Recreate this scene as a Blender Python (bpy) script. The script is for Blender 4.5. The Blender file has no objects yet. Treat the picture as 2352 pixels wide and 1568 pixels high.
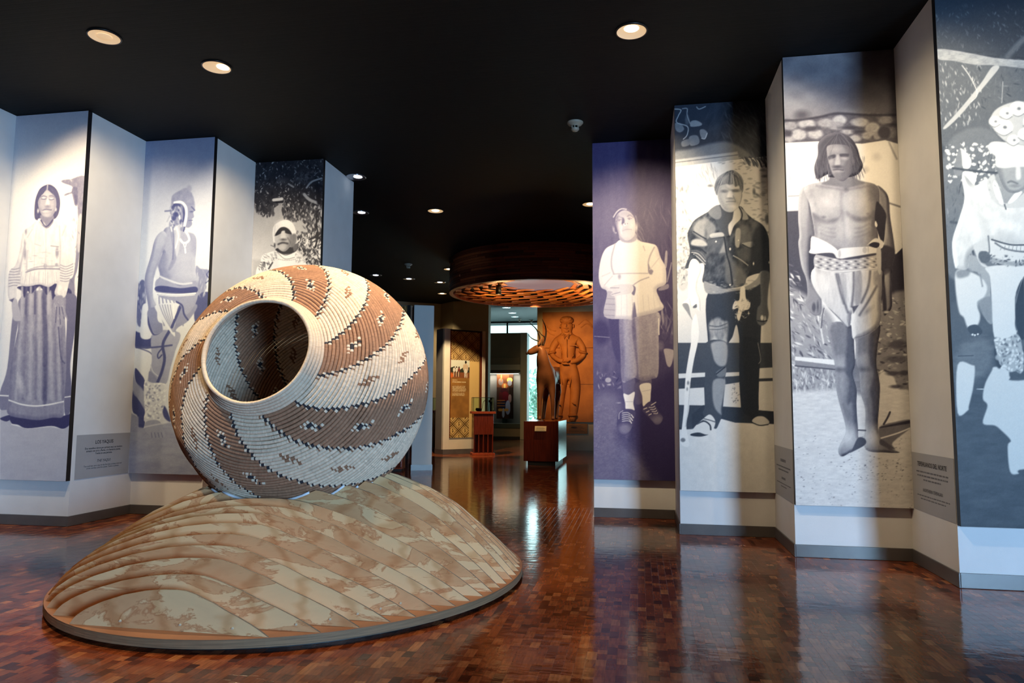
import bpy, bmesh, math, random
import numpy as np
from mathutils import Vector, Matrix, Quaternion

S = bpy.context.scene
C = S.collection
R = math.radians
H = 5.2                                   # ceiling height of the hall

# ---------------------------------------------------------------- camera
cd = bpy.data.cameras.new('camera'); cam = bpy.data.objects.new('camera', cd); C.objects.link(cam)
cd.sensor_width = 36.0; cd.lens = 24.905; cd.clip_end = 200
cam.matrix_world = (Matrix.Translation((0, 0, 1.5)) @ Matrix.Rotation(R(10.1), 4, 'Z')
                    @ Matrix.Rotation(R(90 + 5.145), 4, 'X') @ Matrix.Rotation(R(0.341), 4, 'Z'))
S.camera = cam
cy = S.cycles
cy.max_bounces = 5; cy.diffuse_bounces = 3; cy.glossy_bounces = 2; cy.transmission_bounces = 5; cy.transparent_max_bounces = 4
cy.caustics_reflective = False; cy.caustics_refractive = False; cy.use_adaptive_sampling = True; cy.adaptive_threshold = 0.05

# ---------------------------------------------------------------- world, daylight, exposure
wd = bpy.data.worlds.new('daylight'); S.world = wd; wd.use_nodes = True
bg = wd.node_tree.nodes['Background']; bg.inputs[0].default_value = (0.62, 0.92, 1.0, 1); bg.inputs[1].default_value = 2.6
vs = S.view_settings
vs.view_transform = 'Standard'; vs.look = 'None'; vs.exposure = 0.15; vs.gamma = 1.0; vs.use_curve_mapping = False


def area(name, loc, target, sx, sy, power, col):
    l = bpy.data.lights.new(name, 'AREA'); l.shape = 'RECTANGLE'; l.size = sx; l.size_y = sy
    l.energy = power; l.color = col
    o = bpy.data.objects.new(name, l); C.objects.link(o); o.location = loc
    o.rotation_euler = (Vector(target) - Vector(loc)).to_track_quat('-Z', 'Y').to_euler()
    return o


def spot(name, loc, target, power, col, ang=60, blend=0.9, rad=0.08):
    l = bpy.data.lights.new(name, 'SPOT'); l.energy = power; l.color = col
    l.spot_size = R(ang); l.spot_blend = blend; l.shadow_soft_size = rad
    o = bpy.data.objects.new(name, l); C.objects.link(o); o.location = loc
    o.rotation_euler = (Vector(target) - Vector(loc)).to_track_quat('-Z', 'Y').to_euler()
    return o


# daylight entering by the glazed wall behind the photographer, and by the far windows
area('daylight_entrance', (7.0, -5.7, 1.9), (-1.5, 8, 1.6), 3.4, 2.9, 2300, (0.38, 0.66, 1.0))
area('daylight_far_window', (-3.5, 34.3, 2.8), (-3.0, 20, 1.0), 9.0, 4.2, 420, (0.62, 0.95, 1.0))

# ---------------------------------------------------------------- helpers
MATS = {}


def lin(c):
    return tuple((v / 12.92 if v <= 0.04045 else ((v + 0.055) / 1.055) ** 2.4) for v in c)


def rgb(r, g, b):
    return lin((r / 255, g / 255, b / 255)) + (1,)


def mat(name, col, rough=0.6, metal=0.0, spec=0.5, coat=0.0, emit=None, es=0.0):
    m = bpy.data.materials.new(name); m.use_nodes = True; MATS[name] = m
    b = m.node_tree.nodes['Principled BSDF']
    b.inputs['Base Color'].default_value = col; b.inputs['Roughness'].default_value = rough
    b.inputs['Metallic'].default_value = metal; b.inputs['Specular IOR Level'].default_value = spec
    b.inputs['Coat Weight'].default_value = coat
    if emit:
        b.inputs['Emission Color'].default_value = emit; b.inputs['Emission Strength'].default_value = es
    return m


def nd(m, typ, **kw):
    n = m.node_tree.nodes.new(typ)
    for k, v in kw.items():
        if k in n.inputs.keys() if hasattr(n.inputs, 'keys') else False:
            n.inputs[k].default_value = v
        else:
            setattr(n, k, v)
    return n


def lk(m, a, b):
    m.node_tree.links.new(a, b)


def ramp(m, fac, stops):
    r = m.node_tree.nodes.new('ShaderNodeValToRGB'); e = r.color_ramp.elements
    while len(e) < len(stops): e.new(0.5)
    for i, (p, c) in enumerate(stops): e[i].position = p; e[i].color = c
    lk(m, fac, r.inputs[0]); return r


def noisy(name, c1, c2, scale=8, rough=0.6, bump=0.0, stretch=(1, 1, 1), metal=0.0, coat=0.0, spec=0.5, detail=6, bscale=None):
    """procedural two-tone material with noise grain in object space"""
    m = mat(name, c1, rough, metal, spec, coat)
    b = m.node_tree.nodes['Principled BSDF']
    tc = nd(m, 'ShaderNodeTexCoord'); mp = nd(m, 'ShaderNodeMapping'); mp.inputs['Scale'].default_value = stretch
    lk(m, tc.outputs['Object'], mp.inputs['Vector'])
    n = nd(m, 'ShaderNodeTexNoise'); n.inputs['Scale'].default_value = scale; n.inputs['Detail'].default_value = detail
    lk(m, mp.outputs[0], n.inputs['Vector'])
    r = ramp(m, n.outputs['Fac'], [(0.3, c1), (0.7, c2)]); lk(m, r.outputs[0], b.inputs['Base Color'])
    if bump:
        bp = nd(m, 'ShaderNodeBump'); bp.inputs['Strength'].default_value = bump; bp.inputs['Distance'].default_value = 0.01
        n2 = nd(m, 'ShaderNodeTexNoise'); n2.inputs['Scale'].default_value = bscale or scale * 3
        lk(m, mp.outputs[0], n2.inputs['Vector']); lk(m, n2.outputs['Fac'], bp.inputs['Height']); lk(m, bp.outputs[0], b.inputs['Normal'])
    return m


def vcol_mat(name, rough=0.5, spec=0.3, attr='Col'):
    m = mat(name, (1, 1, 1, 1), rough, spec=spec)
    a = nd(m, 'ShaderNodeVertexColor'); a.layer_name = attr
    lk(m, a.outputs['Color'], m.node_tree.nodes['Principled BSDF'].inputs['Base Color'])
    return m


def mesh_obj(name, verts, faces, m=None, parent=None, smooth=False):
    me = bpy.data.meshes.new(name); me.from_pydata([tuple(v) for v in verts], [], faces); me.update()
    if smooth:
        for p in me.polygons: p.use_smooth = True
    o = bpy.data.objects.new(name, me); C.objects.link(o)
    if m: me.materials.append(m)
    if parent: o.parent = parent
    return o


def bm_obj(name, bm, m=None, parent=None, smooth=False):
    bmesh.ops.recalc_face_normals(bm, faces=bm.faces)
    me = bpy.data.meshes.new(name); bm.to_mesh(me); bm.free()
    if smooth:
        for p in me.polygons: p.use_smooth = True
    o = bpy.data.objects.new(name, me); C.objects.link(o)
    if m: me.materials.append(m)
    if parent: o.parent = parent
    return o


def add_box(bm, x0, x1, y0, y1, z0, z1, bev=0.0):
    r = bmesh.ops.create_cube(bm, size=1.0)
    vs_ = r['verts']
    for v in vs_:
        v.co = Vector((x0 + (v.co.x + .5) * (x1 - x0), y0 + (v.co.y + .5) * (y1 - y0), z0 + (v.co.z + .5) * (z1 - z0)))
    if bev:
        ed = list({e for v in vs_ for e in v.link_edges})
        bmesh.ops.bevel(bm, geom=ed, offset=bev, segments=2, affect='EDGES', profile=0.6)


def box(name, x0, x1, y0, y1, z0, z1, m, parent=None, bev=0.0):
    bm = bmesh.new(); add_box(bm, x0, x1, y0, y1, z0, z1, bev)
    return bm_obj(name, bm, m, parent)


def lathe(name, prof, m, parent=None, seg=32, smooth=True, loc=(0, 0, 0)):
    """profile [(r,z)...] turned about z"""
    vs_, fs = [], []
    for r, z in prof:
        for k in range(seg):
            a = 2 * math.pi * k / seg; vs_.append((r * math.cos(a), r * math.sin(a), z))
    for i in range(len(prof) - 1):
        for k in range(seg):
            a, b = i * seg + k, i * seg + (k + 1) % seg
            fs.append((a, b, b + seg, a + seg))
    o = mesh_obj(name, vs_, fs, m, parent, smooth); o.location = loc
    return o


def prism(name, poly, y0, y1, m, parent=None, smooth=False):
    """polygon in x-z extruded along y"""
    n = len(poly)
    vs_ = [(x, y0, z) for x, z in poly] + [(x, y1, z) for x, z in poly]
    fs = [tuple(range(n)), tuple(reversed(range(n, 2 * n)))] + [(i, i + n, (i + 1) % n + n, (i + 1) % n) for i in range(n)]
    return mesh_obj(name, vs_, fs, m, parent, smooth)


def tube(name, pts, rads, m, parent=None, seg=10, smooth=True):
    vs_, fs = [], []
    P = [Vector(p) for p in pts]
    for i, p in enumerate(P):
        t = (P[min(i + 1, len(P) - 1)] - P[max(i - 1, 0)]).normalized()
        up = Vector((0, 0, 1)) if abs(t.z) < 0.9 else Vector((1, 0, 0))
        a = t.cross(up).normalized(); b = t.cross(a)
        r = rads[i] if hasattr(rads, '__len__') else rads
        for k in range(seg):
            q = 2 * math.pi * k / seg; vs_.append(p + a * (r * math.cos(q)) + b * (r * math.sin(q)))
    for i in range(len(P) - 1):
        for k in range(seg):
            a, b = i * seg + k, i * seg + (k + 1) % seg
            fs.append((a, b, b + seg, a + seg))
    fs.append(tuple(reversed(range(seg)))); fs.append(tuple(range((len(P) - 1) * seg, len(P) * seg)))
    return mesh_obj(name, vs_, fs, m, parent, smooth)


def skin(name, verts, edges, rads, m, parent=None, sub=2, flat=None):
    """one continuous body grown from a skeleton (skin + subdivision), baked to a mesh"""
    me = bpy.data.meshes.new(name); me.from_pydata(verts, edges, []); me.update()
    o = bpy.data.objects.new(name, me); C.objects.link(o)
    md = o.modifiers.new('skin', 'SKIN'); md.use_smooth_shade = True; md.branch_smoothing = 0.4
    for i, r in enumerate(rads):
        sv = me.skin_vertices[0].data[i]; sv.radius = (r, r) if not hasattr(r, '__len__') else r
        sv.use_root = (i == 0)
    s = o.modifiers.new('sub', 'SUBSURF'); s.levels = sub; s.render_levels = sub
    dg = bpy.context.evaluated_depsgraph_get(); dg.update()
    nm = bpy.data.meshes.new_from_object(o.evaluated_get(dg))
    o.modifiers.clear(); o.data = nm; bpy.data.meshes.remove(me); nm.name = name
    nm.materials.clear(); nm.materials.append(m)
    for p in nm.polygons: p.use_smooth = True
    if parent: o.parent = parent
    return o


def thing(name, label, cat, loc=(0, 0, 0), rz=0.0, group=None):
    o = bpy.data.objects.new(name, None); C.objects.link(o); o.location = loc; o.rotation_euler = (0, 0, rz)
    o.empty_display_size = 0.1
    return tag(o, label, cat, group)


def tag(o, label, cat, group=None):
    o['label'] = label; o['category'] = cat
    if group: o['group'] = group
    return o


def struct(o):
    o['kind'] = 'structure'; return o


def text(name, body, size, m, parent, loc, rot, align='CENTER', shear=0.0, sx=1.0, spacing=1.0, bold=0.0):
    cu = bpy.data.curves.new(name, 'FONT'); cu.body = body; cu.size = size; cu.align_x = align; cu.shear = shear
    cu.space_line = spacing; cu.resolution_u = 2; cu.offset = bold
    t = bpy.data.objects.new(name, cu); C.objects.link(t)
    dg = bpy.context.evaluated_depsgraph_get(); me = bpy.data.meshes.new_from_object(t.evaluated_get(dg))
    bpy.data.objects.remove(t); bpy.data.curves.remove(cu)
    o = bpy.data.objects.new(name, me); C.objects.link(o); me.name = name
    me.materials.clear(); me.materials.append(m); o.parent = parent; o.location = loc; o.rotation_euler = rot; o.scale = (sx, 1, 1)
    return o
# ---------------------------------------------------------------- materials of the place
WALL = noisy('wall_paint', rgb(226, 226, 228), rgb(218, 218, 220), 3, 0.75, 0.06, bscale=90)

SKIRT = noisy('skirting_grey', rgb(96, 92, 92), rgb(84, 80, 80), 4, 0.35, 0.05)
BLACK = mat('black_board', rgb(20, 18, 22), 0.5)
TAN = noisy('tan_wall_paint', rgb(188, 172, 140), rgb(176, 160, 128), 2, 0.8, 0.03)
GREYW = noisy('grey_wall_paint', rgb(120, 112, 108), rgb(110, 104, 100), 2, 0.8)
BLUEW = noisy('pale_blue_paint', rgb(206, 210, 210), rgb(198, 203, 204), 2, 0.7)
PAPERW = noisy('white_frame_paint', rgb(225, 215, 195), rgb(215, 205, 186), 3, 0.7)
MAHO = noisy('mahogany_wood', rgb(104, 40, 26), rgb(80, 28, 18), 5, 0.2, 0.02, (6, 6, 0.6), spec=.5)
MAHOL = noisy('light_mahogany_wood', rgb(150, 66, 36), rgb(122, 48, 26), 5, 0.4, 0.04, (6, 6, 0.6), spec=.3)
GLASS = mat('display_glass', (0.8, 0.95, 0.9, 1), 0.02); GLASS.node_tree.nodes['Principled BSDF'].inputs['Transmission Weight'].default_value = 1.0
GLASS.node_tree.nodes['Principled BSDF'].inputs['IOR'].default_value = 1.05
STEEL = mat('dark_steel', rgb(60, 62, 62), 0.35, 0.9)
CHROME = mat('lamp_chrome', rgb(200, 200, 205), 0.2, 0.9)
INK = mat('printed_ink', rgb(52, 52, 58), 0.8)
CREAMINK = mat('cream_ink', rgb(225, 205, 165), 0.8)

# ceiling: black painted timber battens, only their relief shows
ceil_m = noisy('black_ceiling', rgb(4, 4, 4), rgb(7, 7, 7), 2, 0.7, 0.0, (0.6, 12, 1), spec=.2)
b_ = ceil_m.node_tree.nodes['Principled BSDF']
wv = nd(ceil_m, 'ShaderNodeTexBrick'); wv.inputs['Scale'].default_value = 1.0; wv.inputs['Brick Width'].default_value = 0.9
wv.inputs['Row Height'].default_value = 0.07; wv.inputs['Mortar Size'].default_value = 0.008; wv.inputs['Bias'].default_value = 0.0
wv.inputs['Color1'].default_value = (0.2, 0.2, 0.2, 1); wv.inputs['Color2'].default_value = (1, 1, 1, 1)
tcc = nd(ceil_m, 'ShaderNodeTexCoord'); lk(ceil_m, tcc.outputs['Object'], wv.inputs['Vector'])
bpc = nd(ceil_m, 'ShaderNodeBump'); bpc.inputs['Strength'].default_value = 0.5; bpc.inputs['Distance'].default_value = 0.01
lk(ceil_m, wv.outputs['Color'], bpc.inputs['Height']); lk(ceil_m, bpc.outputs[0], b_.inputs['Normal'])

# ---------------------------------------------------------------- parquet floor
def floor_material(name, brick):
    m = mat(name, rgb(110, 55, 30), 0.11, spec=0.36, coat=0.0)
    b = m.node_tree.nodes['Principled BSDF']; b.inputs['Coat Roughness'].default_value = 0.05
    tc = nd(m, 'ShaderNodeTexCoord'); geo = nd(m, 'ShaderNodeNewGeometry')
    if brick:
        mp = nd(m, 'ShaderNodeMapping'); mp.inputs['Rotation'].default_value = (0, 0, R(90))
        lk(m, geo.outputs['Position'], mp.inputs['Vector'])
        br = nd(m, 'ShaderNodeTexBrick'); br.inputs['Scale'].default_value = 1.0
        br.inputs['Brick Width'].default_value = 0.105; br.inputs['Row Height'].default_value = 0.061
        br.inputs['Mortar Size'].default_value = 0.0012; br.offset = 0.37; br.inputs['Bias'].default_value = 0
        br.inputs['Color1'].default_value = (0.05, 0.05, 0.05, 1); br.inputs['Color2'].default_value = (1, 1, 1, 1)
        br.inputs['Mortar'].default_value = (0, 0, 0, 1)
        lk(m, mp.outputs[0], br.inputs['Vector']); tone = br.outputs['Color']
    else:
        at = nd(m, 'ShaderNodeAttribute'); at.attribute_name = 'tone'; tone = at.outputs['Fac']
    r = ramp(m, tone, [(0.0, rgb(78, 34, 19)), (0.35, rgb(124, 58, 32)), (0.7, rgb(152, 80, 45)), (1.0, rgb(186, 116, 70))])
    mp2 = nd(m, 'ShaderNodeMapping'); mp2.inputs['Scale'].default_value = (60, 9, 1)
    lk(m, geo.outputs['Position'], mp2.inputs['Vector'])
    n = nd(m, 'ShaderNodeTexNoise'); n.inputs['Scale'].default_value = 1.0; n.inputs['Detail'].default_value = 4
    lk(m, mp2.outputs[0], n.inputs['Vector'])
    r2 = ramp(m, n.outputs['Fac'], [(0.3, (0.62, 0.62, 0.62, 1)), (0.7, (1.15, 1.12, 1.1, 1))])
    mx = nd(m, 'ShaderNodeMix'); mx.data_type = 'RGBA'; mx.blend_type = 'MULTIPLY'; mx.inputs[0].default_value = 1.0
    lk(m, r.outputs[0], mx.inputs[6]); lk(m, r2.outputs[0], mx.inputs[7]); lk(m, mx.outputs[2], b.inputs['Base Color'])
    # varnish waves
    mp3 = nd(m, 'ShaderNodeMapping'); mp3.inputs['Scale'].default_value = (5, 9, 1)
    lk(m, geo.outputs['Position'], mp3.inputs['Vector'])
    n3 = nd(m, 'ShaderNodeTexNoise'); n3.inputs['Scale'].default_value = 1.3; n3.inputs['Detail'].default_value = 3
    lk(m, mp3.outputs[0], n3.inputs['Vector'])
    bp = nd(m, 'ShaderNodeBump'); bp.inputs['Strength'].default_value = 0.09; bp.inputs['Distance'].default_value = 0.02
    lk(m, n3.outputs['Fac'], bp.inputs['Height']); lk(m, bp.outputs[0], b.inputs['Normal']); lk(m, bp.outputs[0], b.inputs['Coat Normal'])
    return m


FL = floor_material('parquet_varnished', False)
FLB = floor_material('parquet_far', True)
BX0, BX1, BY0, BY1 = -7.4, 3.4, 2.6, 10.6
# sub-floor under the near blocks, block-patterned floor beyond
fv = [(-14, -6, 0), (9, -6, 0), (9, BY0, 0), (-14, BY0, 0), (-14, BY1, 0), (9, BY1, 0), (9, 36, 0), (-14, 36, 0),
      (BX0, BY0, 0), (BX0, BY1, 0), (BX1, BY0, 0), (BX1, BY1, 0),
      (BX0, BY0, -.012), (BX1, BY0, -.012), (BX1, BY1, -.012), (BX0, BY1, -.012)]
ff = [(0, 1, 2, 10, 8, 3), (3, 8, 9, 4), (10, 2, 5, 11), (4, 9, 11, 5, 6, 7), (12, 13, 14, 15),
      (8, 10, 13, 12), (10, 11, 14, 13), (11, 9, 15, 14), (9, 8, 12, 15)]
floor = struct(mesh_obj('floor', fv, ff, FLB))

rng = random.Random(11)
LEN = [0.07, 0.1, 0.135, 0.18]
TONES = 9
CW = 0.0605


def block_geo(w, l):
    b, d = 0.0004, 0.00025
    x, y = w / 2 - 0.0001, l / 2 - 0.0001
    v = [(-x, -y, -d), (x, -y, -d), (x, y, -d), (-x, y, -d), (-x + b, -y + b, 0), (x - b, -y + b, 0), (x - b, y - b, 0), (-x + b, y - b, 0),
         (-x, -y, -.011), (x, -y, -.011), (x, y, -.011), (-x, y, -.011)]
    f = [(4, 5, 6, 7), (0, 1, 5, 4), (1, 2, 6, 5), (2, 3, 7, 6), (3, 0, 4, 7), (0, 8, 9, 1), (1, 9, 10, 2), (2, 10, 11, 3), (3, 11, 8, 0)]
    return v, f


blocks = []
x = BX0
while x < BX1 - 0.01:
    y = BY0 - rng.random() * 0.15
    while y < BY1:
        li = rng.choices([0, 1, 2, 3], [4, 5, 3, 1])[0]; l = LEN[li]
        y0, y1 = max(y, BY0), min(y + l, BY1)
        if y1 - y0 > 0.02:
            t = min(TONES - 1, max(0, int(rng.gauss(4, 2.0))))
            blocks.append((x + CW / 2, (y0 + y1) / 2, y1 - y0, li if abs(y1 - y0 - l) < 1e-6 else -1, t))
        y += l
    x += CW
# the largest in the picture: nearest ones that lie in front of the camera and clear of the mound
def seen(b):
    a = math.degrees(math.atan2(b[0], b[1]))
    return -44 < a < 24 and b[1] > 3.62 and b[3] >= 0 and ((b[0] + 2.85) / 1.85) ** 2 + ((b[1] - 5.95) / 2.0) ** 2 > 1.05
near = sorted([b for b in blocks if seen(b)], key=lambda b: b[0] ** 2 + b[1] ** 2)[:300]
nearset = set(map(id, near)); bmesh_cache = {}
for b in near:
    k = (b[3], b[4])
    if k not in bmesh_cache:
        v, f = block_geo(CW, LEN[b[3]]); me = bpy.data.meshes.new('parquet_block'); me.from_pydata(v, [], f); me.update()
        at = me.attributes.new('tone', 'FLOAT', 'FACE'); at.data.foreach_set('value', [b[4] / (TONES - 1)] * len(f))
        me.materials.append(FL); bmesh_cache[k] = me
    o = bpy.data.objects.new('parquet_block', bmesh_cache[k]); C.objects.link(o); o.parent = floor
    o.location = (b[0], b[1], 0); o.rotation_euler = (rng.gauss(0, .0006), rng.gauss(0, .0006), 0)
V, Fc, T = [], [], []
for b in blocks:
    if id(b) in nearset: continue
    v, f = block_geo(CW, b[2]); n = len(V); ta, tb = rng.gauss(0, .0006), rng.gauss(0, .0006)
    V += [(p[0] + b[0], p[1] + b[1], p[2] + p[0] * ta + p[1] * tb) for p in v]; f = f[:5]
    Fc += [tuple(i + n for i in q) for q in f]; T += [b[4] / (TONES - 1)] * len(f)
pf = mesh_obj('parquet_field', V, Fc, FL, floor); pf['kind'] = 'stuff'
pf.data.attributes.new('tone', 'FLOAT', 'FACE').data.foreach_set('value', T)

# ---------------------------------------------------------------- shell
bm = bmesh.new(); add_box(bm, -14.2, 9.2, -6.2, 26, H, H + 0.2); add_box(bm, -14.2, 9.2, 26, 26.2, H, H + .65); add_box(bm, -14.2, 9.2, 26.2, 36.2, H + .45, H + .65)
ceiling = struct(bm_obj('ceiling', bm, ceil_m))
DARKW = noisy('dark_hall_wall', rgb(34, 32, 32), rgb(28, 26, 26), 2, 0.8)
struct(box('wall_west', -14.2, -14, -6, 36, 0, H + .45, DARKW))
struct(box('wall_east', 9, 9.2, -6, 36, 0, H + .45, DARKW))
# entrance wall behind the camera: piers and a head over a glazed front
bm = bmesh.new()
for a, b in ((-14, 5.2), (8.8, 9)): add_box(bm, a, b, -6.2, -6, 0, H)
add_box(bm, 5.2, 8.8, -6.2, -6, 3.5, H); add_box(bm, 5.2, 8.8, -6.2, -6, 0, 0.4)
struct(bm_obj('wall_south', bm, DARKW))

# ---------------------------------------------------------------- zigzag exhibition walls
LX = [-7.905, -6.84, -5.765, -4.65]          # left: corners along x
LY = [6.60, 7.69, 8.76, 9.83, 10.92]        # left: fronts at LY[1..3]
RX = [-0.605, 0.475, 1.545, 2.64, 3.75]     # right
RY = [9.84, 8.73, 7.68, 6.655]
TH = 0.12


def zig(name, fronts, rets, m1, m2, side):
    """fronts: (x0,x1,y) facing -y; rets: (x,y0,y1,side) facing side; one wall object for each face of the zigzag"""
    for x0, x1, y in fronts:
        if side > 0: x1 -= TH
        elif x0 > RX[0]: x0 += TH
        struct(box(name, x0, x1, y, y + TH, 0, H - 0.002, m1))
    for x_, y0, y1, s in rets:
        a, b = (x_ - TH, x_) if s > 0 else (x_, x_ + TH)
        struct(box(name, a, b, y0, y1, 0, H - 0.002, m2))


zig('wall_left', [(LX[i], LX[i + 1], LY[i + 1]) for i in range(3)],
    [(LX[0], LY[0], LY[1], 1)] + [(LX[i], LY[i], LY[i + 1], 1) for i in (1, 2, 3)], WALL, WALL, 1)
zig('wall_right', [(RX[i], RX[i + 1], RY[i]) for i in range(4)],
    [(RX[i], RY[i], RY[i - 1], -1) for i in (1, 2, 3)], WALL, WALL, -1)
BBH, BBT = 0.125, 0.014


def skirting(name, fronts, rets):
    bm = bmesh.new()
    for x0, x1, y in fronts: add_box(bm, x0, x1, y - BBT, y, 0.002, BBH, 0.004)
    for x_, y0, y1, s in rets:
        a, b = (x_, x_ + BBT) if s > 0 else (x_ - BBT, x_)
        add_box(bm, a, b, y0 - BBT, y1 - BBT, 0.002, BBH, 0.004)
    return struct(bm_obj(name, bm, SKIRT))


skirting('baseboard_left', [(LX[i], LX[i + 1], LY[i + 1]) for i in range(3)],
         [(LX[0], LY[0], LY[1], 1)] + [(LX[i], LY[i], LY[i + 1], 1) for i in (1, 2, 3)])
skirting('baseboard_right', [(RX[i], RX[i + 1], RY[i]) for i in range(4)], [(RX[i], RY[i], RY[i - 1], -1) for i in (1, 2, 3)])
# ---------------------------------------------------------------- giant coiled basket
BC = Vector((-3.02, 5.99, 1.685))
BAX = Vector((0.03, -0.956, 0.29)).normalized()
BSQ = 0.985                                # the weight of the basket has flattened it a little


def crom(pts, n=12, closed=False):
    P = [np.array(p, float) for p in pts]; out = []
    N = len(P)
    rngi = range(N) if closed else range(N - 1)
    for i in rngi:
        if closed: p0, p1, p2, p3 = P[(i - 1) % N], P[i], P[(i + 1) % N], P[(i + 2) % N]
        else: p0, p1, p2, p3 = P[max(i - 1, 0)], P[i], P[i + 1], P[min(i + 2, N - 1)]
        for k in range(n):
            t = k / n
            out.append(0.5 * ((2 * p1) + (-p0 + p2) * t + (2 * p0 - 5 * p1 + 4 * p2 - p3) * t * t + (-p0 + 3 * p1 - 3 * p2 + p3) * t ** 3))
    if not closed: out.append(P[-1])
    return np.array(out)


BPROF = crom([(.448, .835), (.472, .79), (.498, .742), (.535, .708), (.66, .655), (.83, .555), (.995, .38), (1.105, .16), (1.145, -.06),
              (1.105, -.30), (.97, -.54), (.76, -.71), (.50, -.80), (.22, -.83), (.03, -.835)], 16)
PITCH = 0.0298
_d = np.r_[0, np.cumsum(np.hypot(*np.diff(BPROF, axis=0).T))]
NC = int(_d[-1] / PITCH)
BR = np.interp(np.arange(NC) * PITCH, _d, BPROF[:, 0]); BH = np.interp(np.arange(NC) * PITCH, _d, BPROF[:, 1])

STRAW = vcol_mat('coiled_straw', 0.75, 0.15)
bs = STRAW.node_tree.nodes['Principled BSDF']
_tc = nd(STRAW, 'ShaderNodeTexCoord'); _n = nd(STRAW, 'ShaderNodeTexNoise'); _n.inputs['Scale'].default_value = 55; _n.inputs['Detail'].default_value = 3
lk(STRAW, _tc.outputs['Object'], _n.inputs['Vector'])
_b = nd(STRAW, 'ShaderNodeBump'); _b.inputs['Strength'].default_value = 0.45; _b.inputs['Distance'].default_value = 0.008
lk(STRAW, _n.outputs['Fac'], _b.inputs['Height']); lk(STRAW, _b.outputs[0], bs.inputs['Normal'])

BROWN, CREAM, INKB, WHITE = (np.array(rgb(*c)[:3]) for c in ((166, 124, 98), (228, 206, 182), (58, 56, 62), (236, 216, 192)))
basket = thing('basket', 'giant woven coil basket lying on its side with round dark mouth', 'basket', BC)
zax = BAX; xax = Vector((1, 0, 0)) - zax * zax.x; xax.normalize(); yax = zax.cross(xax)
BROT = Matrix((xax, yax, zax)).transposed()          # local z = mouth direction, local x = right of picture
BSQM = Matrix.Diagonal((1, 1, BSQ))
MOT_B = ['w.w.w', '.wkw.', 'wkkkw', 'w.w.w']
MOT_B = ['w.w.w', 'wkkkw', '.wkw.', 'w.k.w']
MOT_C = ['..b..', '.b.b.', 'bb.bb', '.b.b.', '..b..']
brs = np.random.RandomState(4)
SEG = 450


def coil_colors(j, inside=False):
    """stitch colours of coil j, one per segment"""
    s = j * PITCH
    tw = np.interp(s, [0, .12, .5, 1.0, 1.5, 2.2, 3.0], [0, 4, 28, 58, 84, 120, 170])   # spiral, degrees
    ang = (np.arange(SEG) + .5) / SEG * 360
    rel = (ang - tw - 5) % 30.0 ; k = ((ang - tw - 5) % 360) // 30
    arc = R(1) * max(BR[j], .2)                     # metres per degree
    d = np.minimum(rel, 30 - rel) * arc              # distance from a boundary line
    sd = np.where(rel < 15, rel, rel - 30) * arc
    base = np.where(((k % 2) == 0)[:, None], CREAM, BROWN)
    col = base * (1 + brs.normal(0, .07, (SEG, 1)))
    col *= (1 + 0.06 * math.sin(j * 2.1)) 
    if j < 5:                                        # collar
        col = np.where((k % 2 == 0)[:, None], CREAM * .93, CREAM * .8 + BROWN * .2) * (1 + brs.normal(0, .05, (SEG, 1)))
    else:
        w = 0.0095
        if j % 2 == 0:
            col[np.abs(sd) < w] = INKB
            col[(np.abs(sd) >= w) & (np.abs(sd) < 2.7 * w)] = WHITE
        else:
            col[np.abs(sd - .009) < w * .8] = INKB
            col[(np.abs(sd + .024) < w * .8)] = BROWN * .8
        # motifs
        per = 10; row = (j - 11) % per; blk = (j - 11) // per
        if j >= 11:
            x = (rel - 15) * arc
            for mot, par, ink in ((MOT_B, 1, 'wk'), (MOT_C, 0, 'b')):
                sh = 0 if par else 5
                row = (j - 11 - sh) % per
                if row < len(mot):
                    for q, ch in enumerate(mot[row]):
                        if ch == '.': continue
                        sel = (np.abs(x - (q - 2) * 0.0165) < 0.0095) & (k % 2 == par)
                        col[sel] = {'w': WHITE, 'k': INKB, 'b': BROWN * .85}[ch]
    return np.clip(col, 0, 1)


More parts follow.
